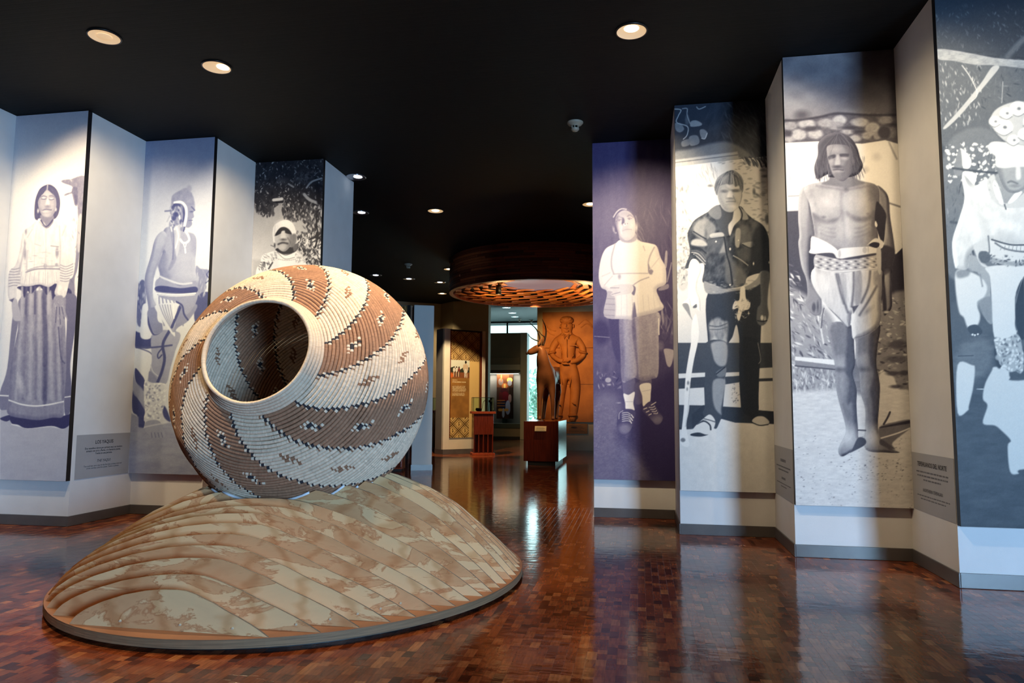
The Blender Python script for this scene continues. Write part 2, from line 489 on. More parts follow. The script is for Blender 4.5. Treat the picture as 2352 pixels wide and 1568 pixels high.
SIDES = 8
_q = np.arange(SIDES) / SIDES * 2 * np.pi
_th = np.arange(SEG) / SEG * 2 * np.pi
for j in range(NC):
    r, h = BR[j], BH[j]
    t = np.array([BR[min(j + 1, NC - 1)] - BR[max(j - 1, 0)], BH[min(j + 1, NC - 1)] - BH[max(j - 1, 0)]]); t /= np.hypot(*t)
    nrm = np.array([-t[1], t[0]]) * -1
    cr = 0.0166 if j else 0.018
    # slightly flattened tube so that the grooves stay open
    rr = r + cr * (np.cos(_q) * nrm[0] + .93 * np.sin(_q) * t[0]); hh = h + cr * (np.cos(_q) * nrm[1] + .93 * np.sin(_q) * t[1])
    wob = 1 + .004 * np.sin(3 * _th + j * .35) + .003 * np.sin(7 * _th + j * .8)
    X = (rr[None, :] * (np.cos(_th) * wob)[:, None]); Y = (rr[None, :] * (np.sin(_th) * wob)[:, None]); Z = np.broadcast_to(hh[None, :], X.shape)
    co = np.stack([X, Y, Z], -1).reshape(-1, 3)
    M = np.array(BSQM @ BROT); co = co @ M.T
    a = np.arange(SEG)[:, None] * SIDES + np.arange(SIDES)[None, :]
    b = np.arange(SEG)[:, None] * SIDES + (np.arange(SIDES)[None, :] + 1) % SIDES
    c = ((np.arange(SEG)[:, None] + 1) % SEG) * SIDES + (np.arange(SIDES)[None, :] + 1) % SIDES
    d = ((np.arange(SEG)[:, None] + 1) % SEG) * SIDES + np.arange(SIDES)[None, :]
    F = np.stack([a, d, c, b], -1).reshape(-1, 4)
    me = bpy.data.meshes.new('coil')
    me.vertices.add(len(co)); me.vertices.foreach_set('co', co.ravel().astype(np.float32))
    me.loops.add(F.size); me.loops.foreach_set('vertex_index', F.ravel().astype(np.int32))
    me.polygons.add(len(F)); me.polygons.foreach_set('loop_start', (np.arange(len(F)) * 4).astype(np.int32))
    me.update(calc_edges=True); me.polygons.foreach_set('use_smooth', np.ones(len(F), bool))
    cols = coil_colors(j)
    lc = np.concatenate([np.repeat(np.repeat(cols, SIDES, 0), 4, 0), np.ones((len(F) * 4, 1))], 1)
    at = me.color_attributes.new('Col', 'FLOAT_COLOR', 'CORNER'); at.data.foreach_set('color', lc.ravel().astype(np.float32))
    me.materials.append(STRAW)
    o = bpy.data.objects.new('rim_coil' if j == 0 else 'coil', me); C.objects.link(o); o.parent = basket


def basket_under(x, y):
    """height of the basket's underside over the point (x, y), or None"""
    M = np.array((BSQM @ BROT)); Mi = np.linalg.inv(M)
    a, c = 1.158, 0.86
    Q = Mi.T @ np.diag([1 / a ** 2, 1 / a ** 2, 1 / c ** 2]) @ Mi
    p = np.array([x - BC.x, y - BC.y, 0.0])
    A = Q[2, 2]; B = 2 * (Q[2, :2] @ p[:2]); Cc = p[:2] @ Q[:2, :2] @ p[:2] - 1
    D = B * B - 4 * A * Cc
    return None if D < 0 else BC.z + (-B - math.sqrt(D)) / (2 * A)


# ---------------------------------------------------------------- rocky mound of upright stone-faced ribs
def stone_mat():
    m = mat('sandstone_sheet', rgb(200, 160, 115), 0.42, spec=0.35)
    b = m.node_tree.nodes['Principled BSDF']
    tc = nd(m, 'ShaderNodeTexCoord'); oi = nd(m, 'ShaderNodeObjectInfo')
    cb = nd(m, 'ShaderNodeCombineXYZ'); mul = nd(m, 'ShaderNodeMath'); mul.operation = 'MULTIPLY'; mul.inputs[1].default_value = 37.0
    lk(m, oi.outputs['Random'], mul.inputs[0]); lk(m, mul.outputs[0], cb.inputs[0]); lk(m, mul.outputs[0], cb.inputs[1])
    ad = nd(m, 'ShaderNodeVectorMath'); ad.operation = 'ADD'; lk(m, tc.outputs['Object'], ad.inputs[0]); lk(m, cb.outputs[0], ad.inputs[1])
    mp = nd(m, 'ShaderNodeMapping'); mp.inputs['Scale'].default_value = (0.9, 2.0, 2.6); lk(m, ad.outputs[0], mp.inputs['Vector'])
    n1 = nd(m, 'ShaderNodeTexNoise'); n1.inputs['Scale'].default_value = 1.3; n1.inputs['Detail'].default_value = 8; n1.inputs['Roughness'].default_value = .62; n1.inputs['Distortion'].default_value = 1.4
    lk(m, mp.outputs[0], n1.inputs['Vector'])
    r1 = ramp(m, n1.outputs['Fac'], [(0.30, rgb(234, 196, 148)), (0.48, rgb(240, 202, 152)), (0.505, rgb(202, 142, 98)), (0.525, rgb(224, 174, 126)), (0.66, rgb(216, 162, 116)), (0.8, rgb(236, 194, 142))])
    # contour-like liesegang lines
    n2 = nd(m, 'ShaderNodeTexWave'); n2.inputs['Scale'].default_value = 0.8; n2.inputs['Distortion'].default_value = 9; n2.inputs['Detail'].default_value = 4; n2.inputs['Detail Scale'].default_value = 1.2
    lk(m, mp.outputs[0], n2.inputs['Vector'])
    r2 = ramp(m, n2.outputs['Fac'], [(0.0, (0.78, 0.64, 0.54, 1)), (0.10, (0.92, 0.83, 0.76, 1)), (0.3, (1, 1, 1, 1)), (1, (1, 1, 1, 1))])
    mx = nd(m, 'ShaderNodeMix'); mx.data_type = 'RGBA'; mx.blend_type = 'MULTIPLY'; mx.inputs[0].default_value = 0.75
    lk(m, r1.outputs[0], mx.inputs[6]); lk(m, r2.outputs[0], mx.inputs[7])
    lk(m, mx.outputs[2], b.inputs['Base Color'])
    return m


STONE = stone_mat()
RIBEDGE = noisy('rib_edge', rgb(112, 104, 96), rgb(90, 84, 78), 20, 0.8)
PLY = noisy('plywood_edge', rgb(150, 120, 90), rgb(112, 90, 68), 3, 0.7, 0.2, (1, 1, 40))
BASETOP = noisy('mound_base_stone', rgb(160, 112, 82), rgb(136, 92, 68), 3, 0.5)
FOAM = mat('pale_foam_edge', rgb(240, 246, 255), 0.5)
mound = thing('mound', 'low rocky mound of upright sandstone ribs on an oval base under the basket', 'mound', (0, 0, 0))
MC = Vector((-2.85, 5.95)); MA, MB, MR = 1.985, 1.835, R(-107.03)     # oval base


def oval(a, grow=0.0):
    x, y = (MA + grow) * math.cos(a), (MB + grow) * math.sin(a)
    return MC.x + x * math.cos(MR) - y * math.sin(MR), MC.y + x * math.sin(MR) + y * math.cos(MR)


def oval_span(y):
    """x-extent of the base at depth y"""
    pts = [oval(2 * math.pi * i / 720) for i in range(720)]; xs = []
    for i in range(720):
        (x0, y0), (x1, y1) = pts[i], pts[(i + 1) % 720]
        if (y0 - y) * (y1 - y) < 0: xs.append(x0 + (x1 - x0) * (y - y0) / (y1 - y0))
    return (min(xs), max(xs)) if len(xs) >= 2 else None


N = 96
ring = [oval(2 * math.pi * i / N) for i in range(N)]
vv = [(x, y, .03) for x, y in ring] + [(x, y, .082) for x, y in ring]
mesh_obj('base_edge', vv, [(i, (i + 1) % N, (i + 1) % N + N, i + N) for i in range(N)] + [tuple(range(N))], PLY, mound)
ring2 = [oval(2 * math.pi * i / N, -.002) for i in range(N)]
mesh_obj('base_top', [(x, y, .081) for x, y in ring2] + [(x, y, .084) for x, y in ring2],
         [(i, (i + 1) % N, (i + 1) % N + N, i + N) for i in range(N)] + [tuple(range(N, 2 * N))], BASETOP, mound)
ring3 = [oval(2 * math.pi * i / N, -.07) for i in range(N)]
mesh_obj('recessed_foot', [(x, y, .001) for x, y in ring3] + [(x, y, .031) for x, y in ring3],
         [(i, (i + 1) % N, (i + 1) % N + N, i + N) for i in range(N)], BLACK, mound)

RY_ = [4.13, 4.275, 4.42, 4.565, 4.71, 4.86, 5.005, 5.15, 5.30, 5.435, 5.565, 5.70, 5.85, 6.0, 6.15, 6.3, 6.45, 6.6, 6.75, 6.9, 7.05, 7.2, 7.35]
RH_ = [.25, .31, .385, .44, .49, .545, .595, .63, .67, .75, .82, .85, .87, .87, .86, .83, .79, .73, .65, .56, .46, .35, .24]
RC1 = ([0, .1, .2, .3, .4, .55, .67, .8, .9, 1], [1, .985, .92, .82, .73, .55, .43, .28, .15, 0])
RC2 = ([0, .2, .3, .4, .55, .68, .8, .9, 1], [1, .99, .97, .92, .80, .64, .42, .22, 0])
LC = ([0, .15, .3, .5, .7, .85, .95, 1], [1, .985, .93, .80, .60, .40, .2, 0])
SCREW = mat('brass_screw', rgb(215, 205, 180), 0.4, 0.2)
for i, y in enumerate(RY_):
    x0, x1 = oval_span(y); x0 += .02; x1 -= .02
    cx = -2.86; k = min(1, max(0, (y - 5.0) / .9)); top, cut = [], []
    for q in range(61):
        t = q / 60 * 2 - 1
        x_ = cx + t * (x1 - cx) if t > 0 else cx + t * (cx - x0)
        s = (np.interp(t, *RC1) * (1 - k) + np.interp(t, *RC2) * k) if t > 0 else np.interp(-t, *LC)
        z = .084 + RH_[i] * s; u = basket_under(x_, y); c_ = False
        if u is not None and u - .012 < z: z = max(.09, u - .012); c_ = True
        top.append((x_, z)); cut.append(c_)
    tk = .014; n = len(top)
    V = [(a, y, .083) for a, z in top] + [(a, y, z) for a, z in top] + [(a, y + tk, .083) for a, z in top] + [(a, y + tk, z) for a, z in top]
    Fc = []
    for q in range(n - 1):
        Fc += [(q, q + 1, n + q + 1, n + q), (2 * n + q + 1, 2 * n + q, 3 * n + q, 3 * n + q + 1), (n + q, n + q + 1, 3 * n + q + 1, 3 * n + q)]
    rb = mesh_obj('stone_rib', V, Fc, STONE, mound); rb.data.materials.append(RIBEDGE)
    for q, p in enumerate(rb.data.polygons): p.material_index = 1 if q % 3 == 2 else 0
    idx = [q for q in range(n) if cut[q]]
    if len(idx) > 2 and y < 6.2:
        rail = [(top[q][0], y + tk * .45, top[q][1] + .003) for q in idx]
        tube('foam_strip', rail, .011, FOAM, rb, 8)
    if i in (0, 1, 2, 3, 4, 5):
        for sx in ((-.62, .05, .62) if i == 0 else (.35, .82)):
            bm = bmesh.new(); bmesh.ops.create_cone(bm, cap_ends=True, segments=8, radius1=.009, radius2=.006, depth=.008, matrix=Matrix.Translation((cx + sx * (x1 - cx), y - .004, .125)) @ Matrix.Rotation(R(90), 4, 'X'))
            bm_obj('screw', bm, SCREW, rb)
# ---------------------------------------------------------------- printed photographs: a small raster painter
def vnoise(x, y, seed=0):
    xi, yi = np.floor(x).astype(int), np.floor(y).astype(int); fx, fy = x - xi, y - yi
    fx, fy = fx * fx * (3 - 2 * fx), fy * fy * (3 - 2 * fy)
    def h(a, b):
        n = (a * 374761393 + b * 668265263 + seed * 974711) & 0x7fffffff
        n = (n ^ (n >> 13)) * 1274126177 & 0x7fffffff
        return ((n ^ (n >> 16)) & 0xffff) / 65535.0
    return (h(xi, yi) * (1 - fx) + h(xi + 1, yi) * fx) * (1 - fy) + (h(xi, yi + 1) * (1 - fx) + h(xi + 1, yi + 1) * fx) * fy


def fbm(x, y, seed=0, oct=3):
    s, a, t = 0, 1, 0
    for o in range(oct): s = s + a * vnoise(x * 2 ** o, y * 2 ** o, seed + o); t += a; a *= .55
    return s / t


class Print:
    """a grey-scale picture on a panel; drawing coordinates are those of the source sheet (four corners tl,tr,br,bl)"""
    def __init__(s, corners, W, Hh, base=.5):
        s.W, s.H = W, Hh
        src = [(0, 0), (1, 0), (1, 1), (0, 1)]; A, b = [], []
        for (u, v), (x, y) in zip(src, corners):
            A += [[u, v, 1, 0, 0, 0, -u * x, -v * x], [0, 0, 0, u, v, 1, -u * y, -v * y]]; b += [x, y]
        h = np.linalg.solve(np.array(A, float), np.array(b, float))
        u, v = np.meshgrid(np.linspace(0, 1, W), np.linspace(0, 1, Hh)); w = h[6] * u + h[7] * v + 1
        s.X, s.Y = (h[0] * u + h[1] * v + h[2]) / w, (h[3] * u + h[4] * v + h[5]) / w
        s.I = np.full((Hh, W), float(base)); s.clip = None; s.o = (0, 0, 1)

    def view(s, x0, y0, k): s.o = (x0, y0, k); return s
    def T(s, pts): return np.array([(s.o[0] + x / s.o[2], s.o[1] + y / s.o[2]) for x, y in pts])

    def sub(s, P, pad):
        x0, y0 = P.min(0) - pad; x1, y1 = P.max(0) + pad
        m = (s.X > x0) & (s.X < x1) & (s.Y > y0) & (s.Y < y1)
        r = np.where(m.any(1))[0]; c = np.where(m.any(0))[0]
        if len(r) == 0: return None
        return slice(r[0], r[-1] + 1), slice(c[0], c[-1] + 1)

    def mask(s, pts, soft=1.2, smooth=True):
        P = s.T(pts)
        if smooth and len(P) > 3: P = crom(P, 5, True)
        sl = s.sub(P, soft * 2 + 2)
        M = np.zeros_like(s.I)
        if sl is None: return M
        X, Y = s.X[sl], s.Y[sl]; ins = np.zeros(X.shape, bool); d2 = np.full(X.shape, 1e9)
        for (xa, ya), (xb, yb) in zip(P, np.roll(P, -1, 0)):
            if ya != yb:
                ins ^= ((ya > Y) != (yb > Y)) & (X < (xb - xa) * (Y - ya) / (yb - ya) + xa)
            L = (xb - xa) ** 2 + (yb - ya) ** 2 + 1e-9
            t = np.clip(((X - xa) * (xb - xa) + (Y - ya) * (yb - ya)) / L, 0, 1)
            d2 = np.minimum(d2, (X - xa - t * (xb - xa)) ** 2 + (Y - ya - t * (yb - ya)) ** 2)
        sd = np.sqrt(d2) * np.where(ins, 1, -1)
        q = np.clip(sd / (2 * soft) + .5, 0, 1); M[sl] = q * q * (3 - 2 * q)
        return M

    def put(s, M, val, a=1.0):
        if s.clip is not None: M = M * s.clip
        M = M * a; s.I = s.I * (1 - M) + val * M

    def poly(s, pts, val, soft=1.2, a=1.0, smooth=True):
        M = s.mask(pts, soft, smooth); s.put(M, val, a); return M

    def form(s, pts, w, k, lx=-.75, ly=-.4, smooth=True):
        """rounds a drawn shape: lighter towards (lx,ly), darker away from it"""
        A = s.mask(pts, .8, smooth); S_ = s.mask(pts, w, smooth); gy, gx = np.gradient(S_)
        px = abs(s.X[0, -1] - s.X[0, 0]) / s.W; py = abs(s.Y[-1, 0] - s.Y[0, 0]) / s.H
        d = -(gx / px * lx + gy / py * ly) * 1.6 * w - .35 * np.hypot(gx / px, gy / py) * 1.6 * w
        if s.clip is not None: A = A * s.clip
        s.I = s.I + A * d * k

    def line(s, pts, w, val, soft=.9, a=1.0, smooth=True):
        P = s.T(pts)
        if smooth and len(P) > 2: P = crom(P, 5)
        sl = s.sub(P, w + soft * 2 + 1)
        if sl is None: return
        X, Y = s.X[sl], s.Y[sl]; d2 = np.full(X.shape, 1e9)
        for (xa, ya), (xb, yb) in zip(P[:-1], P[1:]):
            L = (xb - xa) ** 2 + (yb - ya) ** 2 + 1e-9
            t = np.clip(((X - xa) * (xb - xa) + (Y - ya) * (yb - ya)) / L, 0, 1)
            d2 = np.minimum(d2, (X - xa - t * (xb - xa)) ** 2 + (Y - ya - t * (yb - ya)) ** 2)
        M = np.zeros_like(s.I); M[sl] = np.clip((w / 2 - np.sqrt(d2)) / (2 * soft) + .5, 0, 1); s.put(M, val, a)

    def ell(s, x, y, rx, ry, val, soft=1.2, a=1.0, rot=0):
        k = s.o[2]; c, n = math.cos(R(rot)), math.sin(R(rot)); X0, Y0 = s.o[0] + x / k, s.o[1] + y / k; rx, ry = rx / k, ry / k
        g = max(rx, ry) + soft * 2 + 1; sl = s.sub(np.array([[X0, Y0]]), g)
        if sl is None: return
        X, Y = s.X[sl] - X0, s.Y[sl] - Y0; u, v = (X * c + Y * n) / rx, (-X * n + Y * c) / ry
        r = np.sqrt(u * u + v * v) + 1e-9; M = np.zeros_like(s.I)
        M[sl] = np.clip((1 - r) * min(rx, ry) / (2 * soft) + .5, 0, 1); s.put(M, val, a)

    def many(s, items, val, soft=1.0, a=1.0):
        for it in items: s.ell(*it[:4], val, soft, a, *(it[4:5]))

    def noise(s, amp, sx, sy=None, seed=0, pts=None, soft=4, ang=0, oct=3, contrast=1.0):
        sy = sy or sx; c, n = math.cos(R(ang)), math.sin(R(ang))
        f = fbm((s.X * c + s.Y * n) / sx, (-s.X * n + s.Y * c) / sy, seed, oct) - .5
        f = np.clip(f * contrast * 2, -1, 1) * amp
        M = s.mask(pts, soft) if pts is not None else 1.0
        if s.clip is not None: M = M * s.clip
        s.I = s.I + f * M

    def leaves(s, pts, n, vals, size, ang=(0, 180), seed=0, ratio=.4, soft=.8, a=1.0):
        rs = random.Random(seed); P = s.T(pts); x0, y0 = P.min(0); x1, y1 = P.max(0); keep = s.clip
        M = s.mask(pts, 3); s.clip = M if keep is None else M * keep; o = s.o; s.o = (0, 0, 1)
        for _ in range(n):
            r = rs.uniform(*size)
            s.ell(rs.uniform(x0, x1), rs.uniform(y0, y1), r, r * ratio * rs.uniform(.7, 1.3), rs.uniform(*vals), soft, a, rs.uniform(*ang))
        s.o = o; s.clip = keep

    def vgrad(s, y0, y1, v0, v1):
        t = np.clip((s.Y - y0) / (y1 - y0), 0, 1); return v0 + (v1 - v0) * t

    def hgrad(s, x0, x1, v0, v1):
        t = np.clip((s.X - x0) / (x1 - x0), 0, 1); return v0 + (v1 - v0) * t

    def colors(s, dark, light):
        n = fbm(s.X / 1.7, s.Y / 1.7, 77, 2) - .5; m_ = fbm(s.X / 9, s.Y / 9, 78, 3) - .5
        I = s.I + .05 * n + .05 * m_ * (1 - np.abs(2 * np.clip(s.I, 0, 1) - 1))
        I = np.clip(I, 0, 1); I = I + .10 * (I - .5) * (1 - (2 * I - 1) ** 2)
        g = np.clip(I, 0, 1)[..., None]; d, l = np.array(dark) / 255, np.array(light) / 255
        c = d + (l - d) * g; c = np.where(c <= .04045, c / 12.92, ((c + .055) / 1.055) ** 2.4)
        return c


PRINT = vcol_mat('photo_print', 0.5, 0.18)


def grid_mesh(name, cols, x0, x1, z0, z1, y, m, parent):
    """picture grid in the plane y, rows from the top"""
    Hh, W = cols.shape[:2]
    u, v = np.meshgrid(np.linspace(x0, x1, W), np.linspace(z1, z0, Hh))
    co = np.stack([u, np.full_like(u, y), v], -1).reshape(-1, 3)
    i = np.arange((Hh - 1) * W).reshape(Hh - 1, W)[:, :-1].ravel()
    F = np.stack([i + W, i + W + 1, i + 1, i], -1)
    me = bpy.data.meshes.new(name)
    me.vertices.add(len(co)); me.vertices.foreach_set('co', co.ravel().astype(np.float32))
    me.loops.add(F.size); me.loops.foreach_set('vertex_index', F.ravel().astype(np.int32))
    me.polygons.add(len(F)); me.polygons.foreach_set('loop_start', (np.arange(len(F)) * 4).astype(np.int32))
    me.update(calc_edges=True)
    at = me.color_attributes.new('Col', 'FLOAT_COLOR', 'POINT')
    at.data.foreach_set('color', np.concatenate([cols.reshape(-1, 3), np.ones((Hh * W, 1))], 1).ravel().astype(np.float32))
    me.materials.append(m)
    o = bpy.data.objects.new(name, me); C.objects.link(o); o.parent = parent
    return o


def photo_panel(label, x0, x1, yw, zb, zt, pr, dark=(16, 16, 26), light=(250, 248, 244)):
    """black-edged board standing proud of the wall with the picture on its face"""
    t = thing('photo_panel', label, 'photo panel', ((x0 + x1) / 2, yw, zb), 0, 'tall portrait panels on the zigzag walls')
    w = (x1 - x0) / 2; h = zt - zb; d = .068
    box('board', -w, w, -d + .001, -.001, 0, h, BLACK, t)
    grid_mesh('print', pr.colors(dark, light), -w + .001, w - .001, .001, h - .001, -d, PRINT, t)
    return t
PW, PH = 170, 680
# ---- bare-chested man standing on sand
p = Print([(1797.4, 132), (2052.8, 112.6), (2099.4, 1167.5), (1827.7, 1159.7)], PW, PH, .4)
p.I = p.vgrad(110, 260, .40, .46) * p.hgrad(1800, 2060, 1.12, .72); p.noise(.13, 60, 40, 3, oct=2)
p.view(1790, 110, 4.48)
p.ell(900, 480, 230, 110, .26, 18, .8); p.ell(420, 570, 180, 90, .5, 16, .6); p.ell(120, 640, 90, 80, .58, 12, .7); p.ell(230, 690, 70, 45, .22, 7, .8)
rocks = [(0, 740), (200, 740), (420, 705), (600, 675), (1200, 685), (1210, 985), (800, 1000), (0, 985)]
p.poly(rocks, .30, 2, smooth=False)
for x, y, a, b, v in ((110, 800, 75, 45, .55), (280, 780, 90, 50, .68), (200, 890, 80, 55, .66), (370, 885, 80, 50, .64), (480, 770, 90, 45, .58), (620, 740, 70, 50, .68), (590, 800, 80, 45, .52),
                      (830, 765, 90, 45, .66), (960, 830, 75, 65, .62), (1100, 740, 80, 45, .5), (780, 930, 60, 35, .66), (900, 900, 50, 40, .58), (1165, 870, 45, 50, .45), (700, 860, 60, 28, .6), (100, 940, 60, 30, .6), (1010, 900, 40, 40, .52)):
    p.ell(x, y, a, b, v, 2.5, .95)
p.noise(.09, 7, 5, 8, rocks); p.many([(320, 830, 75, 26), (720, 820, 100, 18), (1080, 870, 65, 62), (85, 880, 45, 26), (1150, 790, 60, 14), (820, 860, 60, 16)], .17, 2.5, .9)
p.line([(60, 745), (200, 742), (420, 708), (600, 672), (900, 690), (1200, 688)], 5, .14, 2, .85)
p.poly([(0, 978), (300, 965), (430, 960), (850, 985), (1090, 948), (1240, 990), (1300, 3200), (0, 3200)], .90, 1.5, smooth=False)
p.poly([(70, 1040), (250, 1010), (310, 1000), (180, 1045), (80, 1060)], .72, 3, .6); p.ell(1000, 1120, 40, 35, .76, 6, .8); p.ell(890, 1250, 30, 30, .72, 4, .8)
p.line([(1130, 970), (1180, 1080), (1210, 1140)], 4, .6, 2); p.line([(90, 1525), (210, 1520)], 2.5, .6, 1); p.ell(110, 1340, 25, 40, .7, 5, .6)
# ground, grass
p.view(1800, 440, 4.48)
p.poly([(0, 202), (160, 195), (300, 520), (300, 1600), (0, 1600)], .24, 2, smooth=False)
p.line([(1080, 115), (1200, 155)], 4, .45, 1.5)
p.poly([(1130, 640), (1160, 640), (1220, 580), (1300, 560), (1300, 1130), (1160, 1130), (1000, 1250), (980, 600), (1040, 560)], .15, 1.5, smooth=False)
p.view(1800, 770, 3.826)
gl = [(0, -620), (120, -560), (200, -300), (330, -300), (480, 200), (470, 480), (0, 480)]
p.poly([(0, -460), (90, -420), (400, -200), (480, 100), (480, 500), (0, 500)], .60, 8); p.poly([(830, -260), (1250, -330), (1300, 520), (830, 520)], .5, 6)
p.leaves(gl, 420, (.2, .97), (2, 9), (10, 80), 5, .24, .8, .9)
p.leaves([(80, 300), (470, 290), (470, 520), (80, 520)], 160, (.4, .95), (2, 9), (70, 110), 6, .25, .8, .8)
p.leaves([(830, -260), (1250, -330), (1300, 560), (830, 540)], 330, (.18, .92), (1.5, 6), (-30, 40), 7, .4, .8, .85)
p.poly([(840, 350), (960, 360), (1010, 470), (1110, 500), (1120, 760), (850, 790)], .84, 3); p.ell(1000, 80, 80, 40, .2, 4, .7); p.ell(980, 210, 90, 30, .25, 3, .7); p.many([(960, 335, 60, 20), (1060, 330, 45, 22), (990, 450, 55, 16)], .2, 2, .8)
p.poly([(100, 186), (440, 214), (460, 262), (100, 218)], .93, 1.2, smooth=False); p.poly([(100, 220), (460, 264), (470, 300), (100, 268)], .52, 1.2, smooth=False); p.line([(100, 268), (470, 302)], 3, .25, 1)
p.poly([(0, 500), (480, 470), (830, 560), (1250, 540), (1300, 1700), (0, 1700)], .84, 8, smooth=False)
p.noise(.07, 14, 4, 9, [(0, 500), (1250, 540), (1300, 1700), (0, 1700)]); p.leaves([(100, 880), (1150, 900), (1150, 1520), (120, 1520)], 190, (.4, .66), (.6, 2.4), (-20, 20), 10, .45, .6, .75)
p.leaves([(500, 1080), (1080, 1100), (1100, 1280), (500, 1260)], 60, (.3, .5), (.7, 2.6), (-20, 20), 12, .45, .6, .8)
p.poly([(840, 808), (980, 760), (1120, 740), (1130, 800), (960, 940), (975, 990), (860, 930)], .42, 2); p.poly([(850, 805), (980, 775), (1120, 745), (1120, 770), (980, 795), (860, 812)], .18, 1.2); p.line([(880, 780), (915, 720), (935, 675)], 4.5, .22, 1); p.line([(850, 905), (1000, 860), (1110, 815)], 3, .9, 1)
# legs
sh1 = [(395, -90), (590, -90), (620, 120), (628, 250), (608, 340), (640, 470), (640, 620), (652, 810), (660, 900), (720, 905), (715, 960), (600, 1020), (510, 1065), (480, 1000), (545, 860), (535, 760), (490, 600), (462, 470), (455, 330), (440, 200)]
sh2 = [(615, -70), (838, -110), (825, 100), (815, 250), (845, 430), (840, 600), (828, 790), (850, 900), (940, 990), (1020, 1030), (900, 1030), (720, 1000), (718, 800), (715, 640), (680, 520), (670, 420), (660, 310), (635, 230), (632, 60)]
for sh, d, hl in ((sh1, [(560, -90), (600, -90), (625, 150), (625, 250), (600, 330), (640, 500), (650, 850), (620, 850), (600, 600), (560, 600), (575, 400), (540, 300), (555, 60)], (500, 240, 45, 60)),
                  (sh2, [(770, -110), (840, -110), (825, 100), (815, 250), (850, 430), (830, 790), (790, 800), (780, 600), (760, 500), (790, 330), (750, 200)], (700, 210, 45, 50))):
    M = p.poly(sh, .44, 1.3); p.clip = M; p.form(sh, 7, .26); p.poly(d, .24, 5, .85); p.ell(*hl, .68, 6, .6)
    cx = hl[0]
    p.ell(cx + 10, 420, 28, 130, .62, 6, .7); p.ell(cx, 300, 60, 18, .30, 4, .7); p.ell(cx + 60, 900, 90, 90, .80, 18, .9); p.noise(.04, 5, 8, 4); p.clip = None
p.poly([(655, 900), (715, 910), (715, 960), (590, 1030), (600, 1010)], .22, 1.6); p.poly([(860, 915), (970, 990), (960, 1000), (850, 960)], .3, 2)
p.line([(655, 832), (720, 836)], 3, .2, .8)
# arms and torso
p.view(1800, 440, 4.48)
sk = .62
armL = [(215, -50), (160, 20), (148, 260), (160, 450), (150, 540), (180, 760), (230, 900), (245, 1060), (225, 1150), (290, 1250), (370, 1270), (390, 1180), (380, 1080), (300, 960), (265, 760), (280, 480), (320, 470), (290, 230), (260, 0)]
M = p.poly(armL, .58, 1.3); p.clip = M; p.form(armL, 7, .30); p.poly([(265, 180), (330, 180), (330, 480), (270, 480), (265, 760), (300, 960), (255, 960), (225, 700), (240, 480)], .38, 6, .75); p.poly([(230, 960), (400, 960), (400, 1290), (220, 1290)], .52, 8, .8); p.ell(195, 160, 30, 130, .76, 8, .6); p.many([(310, 1190, 20, 45), (350, 1180, 10, 50)], .25, 1.5, .8); p.clip = None
p.poly([(270, 570), (330, 640), (310, 800), (270, 900), (258, 740)], .16, 1.5)
armR = [(960, -60), (1050, 0), (1085, 90), (1095, 250), (1130, 480), (1145, 640), (1120, 760), (1110, 960), (1115, 1180), (1060, 1260), (1030, 1260), (1020, 1060), (1040, 860), (1000, 800), (1000, 640), (1040, 500), (1050, 230), (990, 130)]
M = p.poly(armR, .46, 1.3); p.clip = M; p.form(armR, 7, .26); p.poly([(1080, 60), (1160, 420), (1160, 800), (1120, 760), (1090, 480), (1060, 250)], .28, 4, .8); p.poly([(990, 560), (1150, 600), (1140, 760), (1040, 860), (990, 800)], .17, 3, .95); p.ell(1065, 930, 30, 90, .62, 5, .6); p.poly([(1000, 820), (1030, 850), (1060, 1180), (1040, 1270), (1010, 1200)], .12, 2, .9); p.ell(1060, 1240, 36, 14, .72, 1.5); p.clip = None
torso = [(215, -50), (480, -110), (760, -110), (960, -60), (985, 120), (960, 330), (975, 520), (930, 600), (560, 620), (290, 500), (320, 440), (290, 260), (262, 120)]
M = p.poly(torso, .60, 1.3); p.clip = M; p.form(torso, 14, .30)
p.poly([(300, 215), (420, 285), (560, 265), (600, 200), (580, 260), (520, 320), (400, 330), (310, 290)], .40, 5, .8); p.poly([(650, 200), (760, 260), (880, 245), (920, 200), (900, 290), (760, 310), (660, 260)], .40, 5, .8)
p.line([(600, -40), (590, 120), (610, 260), (630, 520)], 5, .42, 5, .7); p.line([(340, -60), (480, -40), (600, -20)], 4, .44, 3, .7); p.line([(900, -60), (760, -40), (660, -20)], 4, .42, 3, .7); p.ell(640, -30, 26, 30, .32, 4, .8)
for k in range(3): p.line([(360 + k * 12, 340 + k * 44), (440 + k * 10, 375 + k * 42), (530, 380 + k * 44)], 3, .46, 3, .6); p.line([(880, 330 + k * 44), (800, 370 + k * 42), (730, 380 + k * 44)], 3, .42, 3, .6)
p.poly([(880, -60), (990, -60), (990, 330), (960, 560), (860, 570), (900, 300), (870, 60)], .36, 9, .85); p.ell(450, 110, 95, 70, .82, 18, .7); p.ell(770, 120, 90, 70, .80, 18, .65); p.ell(650, 400, 70, 130, .78, 14, .6); p.ell(400, 380, 60, 60, .70, 14, .5)
p.ell(410, 262, 22, 14, .45, 2); p.ell(868, 230, 18, 13, .48, 2); p.poly([(300, 280), (350, 320), (340, 520), (290, 480)], .48, 5, .7); p.poly([(480, 520), (900, 470), (940, 620), (500, 620)], .55, 10, .6); p.noise(.04, 9, 12, 5); p.clip = None
p.poly([(960, 100), (1010, 150), (1055, 230), (1050, 340), (1030, 520), (990, 480), (940, 300), (945, 180)], .13, 1.5); p.poly([(945, 300), (965, 340), (955, 365), (938, 340)], .88, 1)
